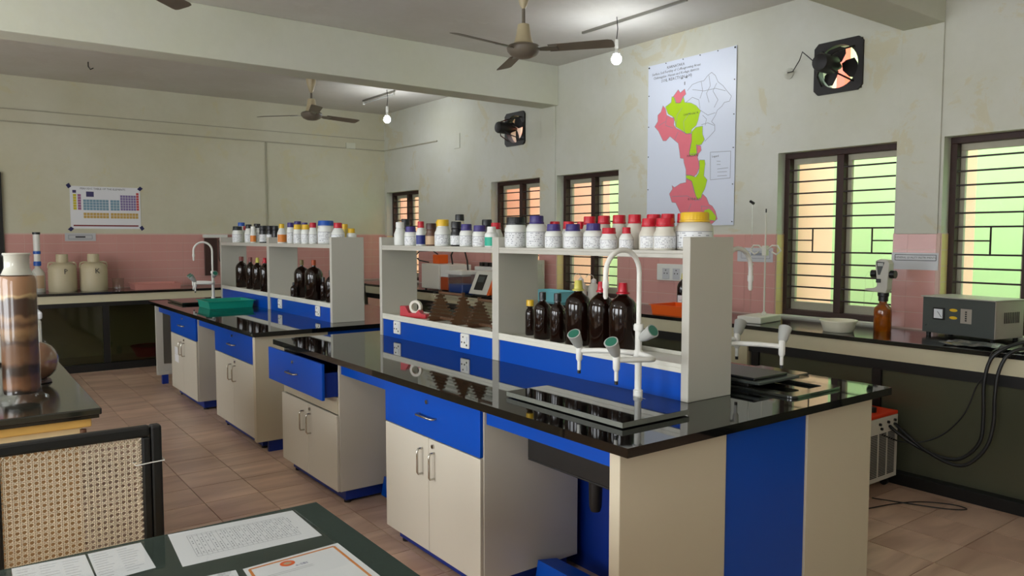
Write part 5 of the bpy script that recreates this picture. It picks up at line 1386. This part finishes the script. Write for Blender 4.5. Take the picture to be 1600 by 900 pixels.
# chiller
t = thing('recirculating_chiller',(4.62,2.62,0),'white louvred chiller on castors with an orange top beside the bench end','chiller')
x0,x1,y0,y1=4.36,4.826,2.375,2.86
bx('housing','white_enamel',t,x0,x1,y0+0.006,y1,0.065,0.462,bevel=0.004)
bx('top_cover','orange_red',t,x0-0.002,x1+0.002,y0,y1+0.002,0.463,0.485,bevel=0.005)
bx('front_plate','white_enamel',t,x0,x1,y0,y0+0.005,0.065,0.462,bevel=0.001)
nl = 26; 
for r_ in range(nl):
    z = 0.095+r_*0.0105
    for c_ in range(4):
        xx = x0+0.03+c_*0.105
        bx('louvre_slot','black',t,xx,xx+0.085,y0-0.0016,y0+0.001,z,z+0.0060)
for (xx,zz) in ((4.60,0.425),(4.70,0.428),(4.78,0.430),(4.62,0.395),(4.72,0.398),(4.78,0.405)):
    MB().cyl((xx,y0-0.012,zz),(xx,y0,zz),0.009,n=10).build('connector','black',t)
MB().cyl((4.64,2.45,0.486),(4.64,2.45,0.515),0.03,n=16).build('filler_cap','black',t,smooth=40)
for (xx,yy) in ((x0+0.04,y0+0.05),(x1-0.05,y0+0.05),(x0+0.04,y1-0.05),(x1-0.05,y1-0.05)):
    c = MB().cyl((xx-0.012,yy,0.026),(xx+0.012,yy,0.026),0.0255,n=18).build('castor','rubber',t,smooth=40)
    bx('castor_fork','steel',c,xx-0.016,xx+0.016,yy-0.018,yy+0.018,0.045,0.066)
# amber bottle with digital burette
t = thing('digital_burette',(5.35,2.765,KZ),'amber bottle topped with a grey and white digital burette head','burette')
x,y=5.35,2.765
MB().lathe([(0.055,0),(0.059,0.006),(0.059,0.145),(0.055,0.165),(0.035,0.185),(0.026,0.195),(0.026,0.215)],(x,y,KZ),26).build('bottle_body','amber_clear',t,smooth=50)
MB().lathe([(0.026,0.21),(0.033,0.214),(0.033,0.245),(0.038,0.25),(0.038,0.272)],(x,y,KZ),20).build('adapter','black',t,smooth=40)
HM = Matrix(((0.0,0,-1,x+0.03),(-1,0,0,y),(0,1,0,KZ),(0,0,0,1)))   # local x -> -y (right in view), local y -> up, thickness along -x
b = MB(); b.prism([(-0.12,0.285),(-0.05,0.278),(0.035,0.272),(0.045,0.30),(0.05,0.40),(0.055,0.48),(0.04,0.505),(-0.01,0.512),(-0.04,0.50),(-0.045,0.47),(-0.035,0.38),(-0.03,0.32),(-0.05,0.305),(-0.12,0.297)],0.07,HM); b.build('head','shelf_paint',t,bevel=0.008,seg=3)
b = MB(); b.prism([(-0.038,0.495),(0.022,0.49),(-0.008,0.40),(-0.022,0.40)],0.003,HM @ Matrix.Translation((0,0,0.070))); dp=b.build('display_panel','stab_front',t)
b = MB(); b.box(-0.026,0.014,0.462,0.485,0.0732,0.0742,0,HM); b.build('display','knob_grey',dp)
b = MB(); b.box(-0.03,0.0,0.345,0.372,0.07,0.085,0,HM); b.build('fill_switch','black',t,bevel=0.003)
for s_ in (-1,1):
    MB().cyl((x-0.005,y-s_*0.048,KZ+0.405),(x-0.005,y-s_*0.085,KZ+0.405),0.028,n=20).build('hand_wheel','black',t,smooth=40)
MB().tube([(x-0.005,y+0.115,KZ+0.29),(x-0.005,y+0.135,KZ+0.285),(x-0.005,y+0.138,KZ+0.26),(x-0.005,y+0.138,KZ+0.17)],0.003,6).build('delivery_tube','glassware',t,smooth=60)
MB().tube([(x-0.005,y+0.13,KZ+0.29),(x-0.005,y+0.135,KZ+0.38),(x-0.005,y+0.11,KZ+0.42),(x-0.005,y+0.08,KZ+0.38),(x-0.005,y+0.07,KZ+0.28),(x-0.005,y+0.09,KZ+0.20)],0.0022,6).build('loop_tube','glassware',t,smooth=60)
# bowl
t = thing('plastic_bowl',(5.06,2.93,KZ),'round white plastic tub near the amber bottle','tub')
MB().lathe([(0.095,0),(0.10,0.004),(0.118,0.072),(0.127,0.074),(0.127,0.083),(0.118,0.083),(0.114,0.078),(0.097,0.008),(0.01,0.008)],(5.06,2.93,KZ),36).build('bowl_wall','b_cream',t,smooth=40)
# burette stand
t = thing('burette_stand',(5.17,3.66,KZ),'white burette stand with a porcelain base and clamp holding a glass burette','stand')
MBS = Matrix.Translation((5.16,3.655,KZ)) @ Matrix.Rotation(math.radians(8),4,'Z')
b = MB(); b.box(-0.17,0.17,-0.10,0.10,0.0,0.052,0,MBS); b.build('base','white_enamel',t,bevel=0.008,seg=3)
rx,ry = 5.22,3.655
MB().lathe([(0.02,0.052),(0.022,0.058),(0.012,0.075)],(rx,ry,KZ),16).build('rod_socket','white_enamel',t,smooth=40)
MB().cyl((rx,ry,KZ+0.06),(rx,ry,KZ+0.86),0.0065,n=10).build('rod','white_enamel',t,smooth=50)
MB().cyl((rx,ry,KZ+0.86),(rx,ry,KZ+0.89),0.005,n=10).build('rod_tip','black',t)
cl = MB().box(rx-0.02,rx+0.02,ry-0.02,ry+0.02,KZ+0.52,KZ+0.60).build('clamp','white_enamel',t,bevel=0.005)
for s_ in (-1,1):
    MB().tube([(rx,ry+s_*0.02,KZ+0.57),(rx,ry+s_*0.06,KZ+0.60),(rx,ry+s_*0.11,KZ+0.60),(rx,ry+s_*0.14,KZ+0.56),(rx,ry+s_*0.10,KZ+0.53),(rx,ry+s_*0.06,KZ+0.55)],0.007,8).build('clamp_arm','white_enamel',cl,smooth=60)
t = thing('glass_burette',(rx,ry+0.13,KZ+0.10),'slim glass burette with a black top held in the white clamp','burette')
MB().cyl((rx,ry+0.128,KZ+0.20),(rx,ry+0.128,KZ+0.93),0.006,n=10).build('burette_tube','glassware',t,smooth=60)
MB().cyl((rx,ry+0.115,KZ+0.935),(rx,ry+0.15,KZ+0.955),0.011,n=10).build('black_stopper','black',t)
MB().cyl((rx-0.02,ry+0.128,KZ+0.45),(rx+0.02,ry+0.128,KZ+0.45),0.007,n=8).build('stopcock','white_plastic',t)
MB().lathe([(0.002,0.06),(0.005,0.12),(0.006,0.20)],(rx,ry+0.128,KZ),8).build('burette_jet','glassware',t,smooth=60)
# orange tray and brown bottle
tray('orange_tray',4.93,5.25,4.24,4.60,KZ,0.085,'orange','orange plastic tray behind the near reagent shelf','tray')
bottle(('win',5.33,4.58,0.055,0.34,0.020,'paleyellow','amber','text','brown reagent bottle with white label behind the orange tray'),KZ,None)
# glassware and squeeze bottle seen through the right bay
t = thing('conical_flask',(5.35,6.66,KZ),'tall clear conical flask seen through the near shelf','flask')
MB().lathe([(0.085,0),(0.09,0.006),(0.03,0.27),(0.022,0.31),(0.022,0.36),(0.028,0.365)],(5.35,6.66,KZ),22,cap1=False).build('glass_wall','glassware',t,smooth=50)
M['sky_plastic'] = mat('pale_turquoise_plastic', rgb(130,206,216), 0.4)
tray('turquoise_tray',5.0,5.25,5.92,6.38,KZ,0.11,'sky_plastic','pale turquoise basin on the window counter','tray')
def wash(x,y,label):
    t = thing('wash_bottle',(x,y,KZ),label,'bottle','wash bottles')
    MB().lathe([(0.055,0),(0.058,0.005),(0.058,0.15),(0.045,0.19),(0.024,0.21),(0.024,0.23)],(x,y,KZ),20).build('bottle_body','b_milk',t,smooth=50)
    MB().lathe([(0.027,0),(0.027,0.025),(0.008,0.04)],(x,y,KZ+0.215),14).build('cap','cap_white',t,smooth=40)
    MB().tube([(x,y,KZ+0.25),(x-0.01,y,KZ+0.28),(x-0.05,y+0.01,KZ+0.30),(x-0.09,y+0.02,KZ+0.27)],0.004,6).build('spout','b_milk',t,smooth=60)
wash(5.22,5.83,'milky wash bottle standing left of the window behind the big brown bottles')
wash(5.20,5.62,'second milky wash bottle partly hidden by the big brown bottles')
# instruments behind the left bay
t = thing('distillation_unit',(5.15,8.25,KZ),'white cabinet instrument with an orange-brown lower front and black cable loop','instrument')
bx('housing','white_enamel',t,4.95,5.35,8.18,8.62,KZ+0.012,1.245,bevel=0.012)
bx('side_pod','white_plastic',t,4.97,5.30,7.98,8.178,1.09,1.24,bevel=0.006)
bx('orange_module','cap_orange',t,4.97,5.30,7.98,8.178,KZ+0.012,1.088,bevel=0.006)
bx('orange_cap','orange',t,5.05,5.20,8.36,8.50,1.246,1.36,bevel=0.008)
MB().tube([(5.02,8.55,1.26),(5.0,8.75,1.28),(5.0,8.88,1.33),(5.02,8.78,1.40),(5.05,8.50,1.41),(5.08,8.42,1.365)],0.008,8).build('cable_loop','black',t,smooth=60)
MB().tube([(5.10,8.1,1.245),(5.08,8.10,1.36),(5.06,8.0,1.44),(5.05,7.85,1.45),(5.04,7.72,1.40),(5.03,7.66,1.30),(5.02,7.63,1.19)],0.010,8).build('black_hose','black',t,smooth=60)
for (x,y) in ((4.99,8.22),(5.30,8.22),(4.99,8.57),(5.30,8.57)): MB().cyl((x,y,KZ),(x,y,KZ+0.013),0.015,n=8).build('foot','black',t)
t = thing('plastic_canister',(5.0,7.74,KZ),'clear plastic box with blue contents and a white lid in front of the instruments','box')
M['clear_plastic'] = glass_mat('clear_plastic',(0.86,0.90,0.95,1),0.75,0.12)
bx('clear_wall','clear_plastic',t,4.90,5.12,7.58,7.90,KZ,1.135,bevel=0.01)
bx('blue_contents','cap_blue',t,4.912,5.108,7.592,7.888,KZ+0.005,1.02,bevel=0.006)
bx('lid','white_plastic',t,4.885,5.135,7.565,7.915,1.136,1.185,bevel=0.008)
t = thing('bench_meter',(5.02,7.26,KZ),'white bench meter with a dark tilted screen and orange side','meter')
b = MB(); b.prism([(4.90,KZ+0.01),(5.22,KZ+0.01),(5.22,1.19),(5.02,1.19)],0.36,Matrix(((1,0,0,0),(0,0,1,7.08),(0,1,0,0),(0,0,0,1)))); b.build('housing','white_enamel',t,bevel=0.008)
b = MB(); b.prism([(4.90,KZ+0.01),(5.22,KZ+0.01),(5.22,1.19),(5.02,1.19)],0.05,Matrix(((1,0,0,0),(0,0,1,7.025),(0,1,0,0),(0,0,0,1)))); b.build('orange_side','orange',t,bevel=0.006)
sl = Vector((0.12,0,1.19-KZ-0.01)).normalized(); SM = frame_M((4.9598,7.27,KZ+0.01+0.136),(0,-1,0),tuple(sl))
b = MB(); b.box(-0.085,0.085,-0.095,0.095,0.0,0.004,0,SM); sc_ = b.build('screen','black',t)
b = MB(); b.box(-0.06,0.06,0.0,0.07,0.004,0.0055,0,SM); b.build('display','stab_front',sc_)
for (x,y) in ((4.95,7.1),(5.18,7.1),(4.95,7.4),(5.18,7.4)): MB().cyl((x,y,KZ),(x,y,KZ+0.011),0.012,n=8).build('foot','black',t)
t = thing('sample_rack',(5.35,7.30,KZ),'white cabinet with black fittings on top behind the bench meter','instrument')
bx('housing','white_plastic',t,5.24,5.55,7.12,7.82,KZ,1.225,bevel=0.008)
for k in range(4): bx('black_fitting','black',t,5.30,5.38,7.40+k*0.11,7.47+k*0.11,1.226,1.275,bevel=0.004)
t = bx('storage_box','shelf_paint',None,5.24,5.52,6.79,7.08,KZ,1.32,bevel=0.006,origin=(5.38,6.9,KZ)); setp(t,'pale grey box at the back of the window counter by the shelf divider','box')
t = thing('counter_tap',(5.25,10.0,KZ),'small dark water tap at the corner end of the window counter','tap')
MB().tube([(5.25,10.0,KZ),(5.25,10.0,KZ+0.28),(5.2,10.0,KZ+0.34),(5.1,9.98,KZ+0.34),(5.06,9.97,KZ+0.28)],0.012,8).build('tap_pipe','greasy_black',t,smooth=60)
MB().cyl((5.25,9.93,KZ+0.22),(5.25,10.07,KZ+0.22),0.009,n=8).build('tap_handle','greasy_black',t)
# papers and loose cords on the floor
cable('floor_cord',[(4.25,2.25,0.006),(4.45,2.2,0.006),(4.62,2.12,0.006),(4.72,1.98,0.006),(4.70,1.9,0.006),(4.6,2.0,0.006),(4.45,2.33,0.006)],0.0035,'thin brown wire looping on the floor tiles by the chiller','wire')
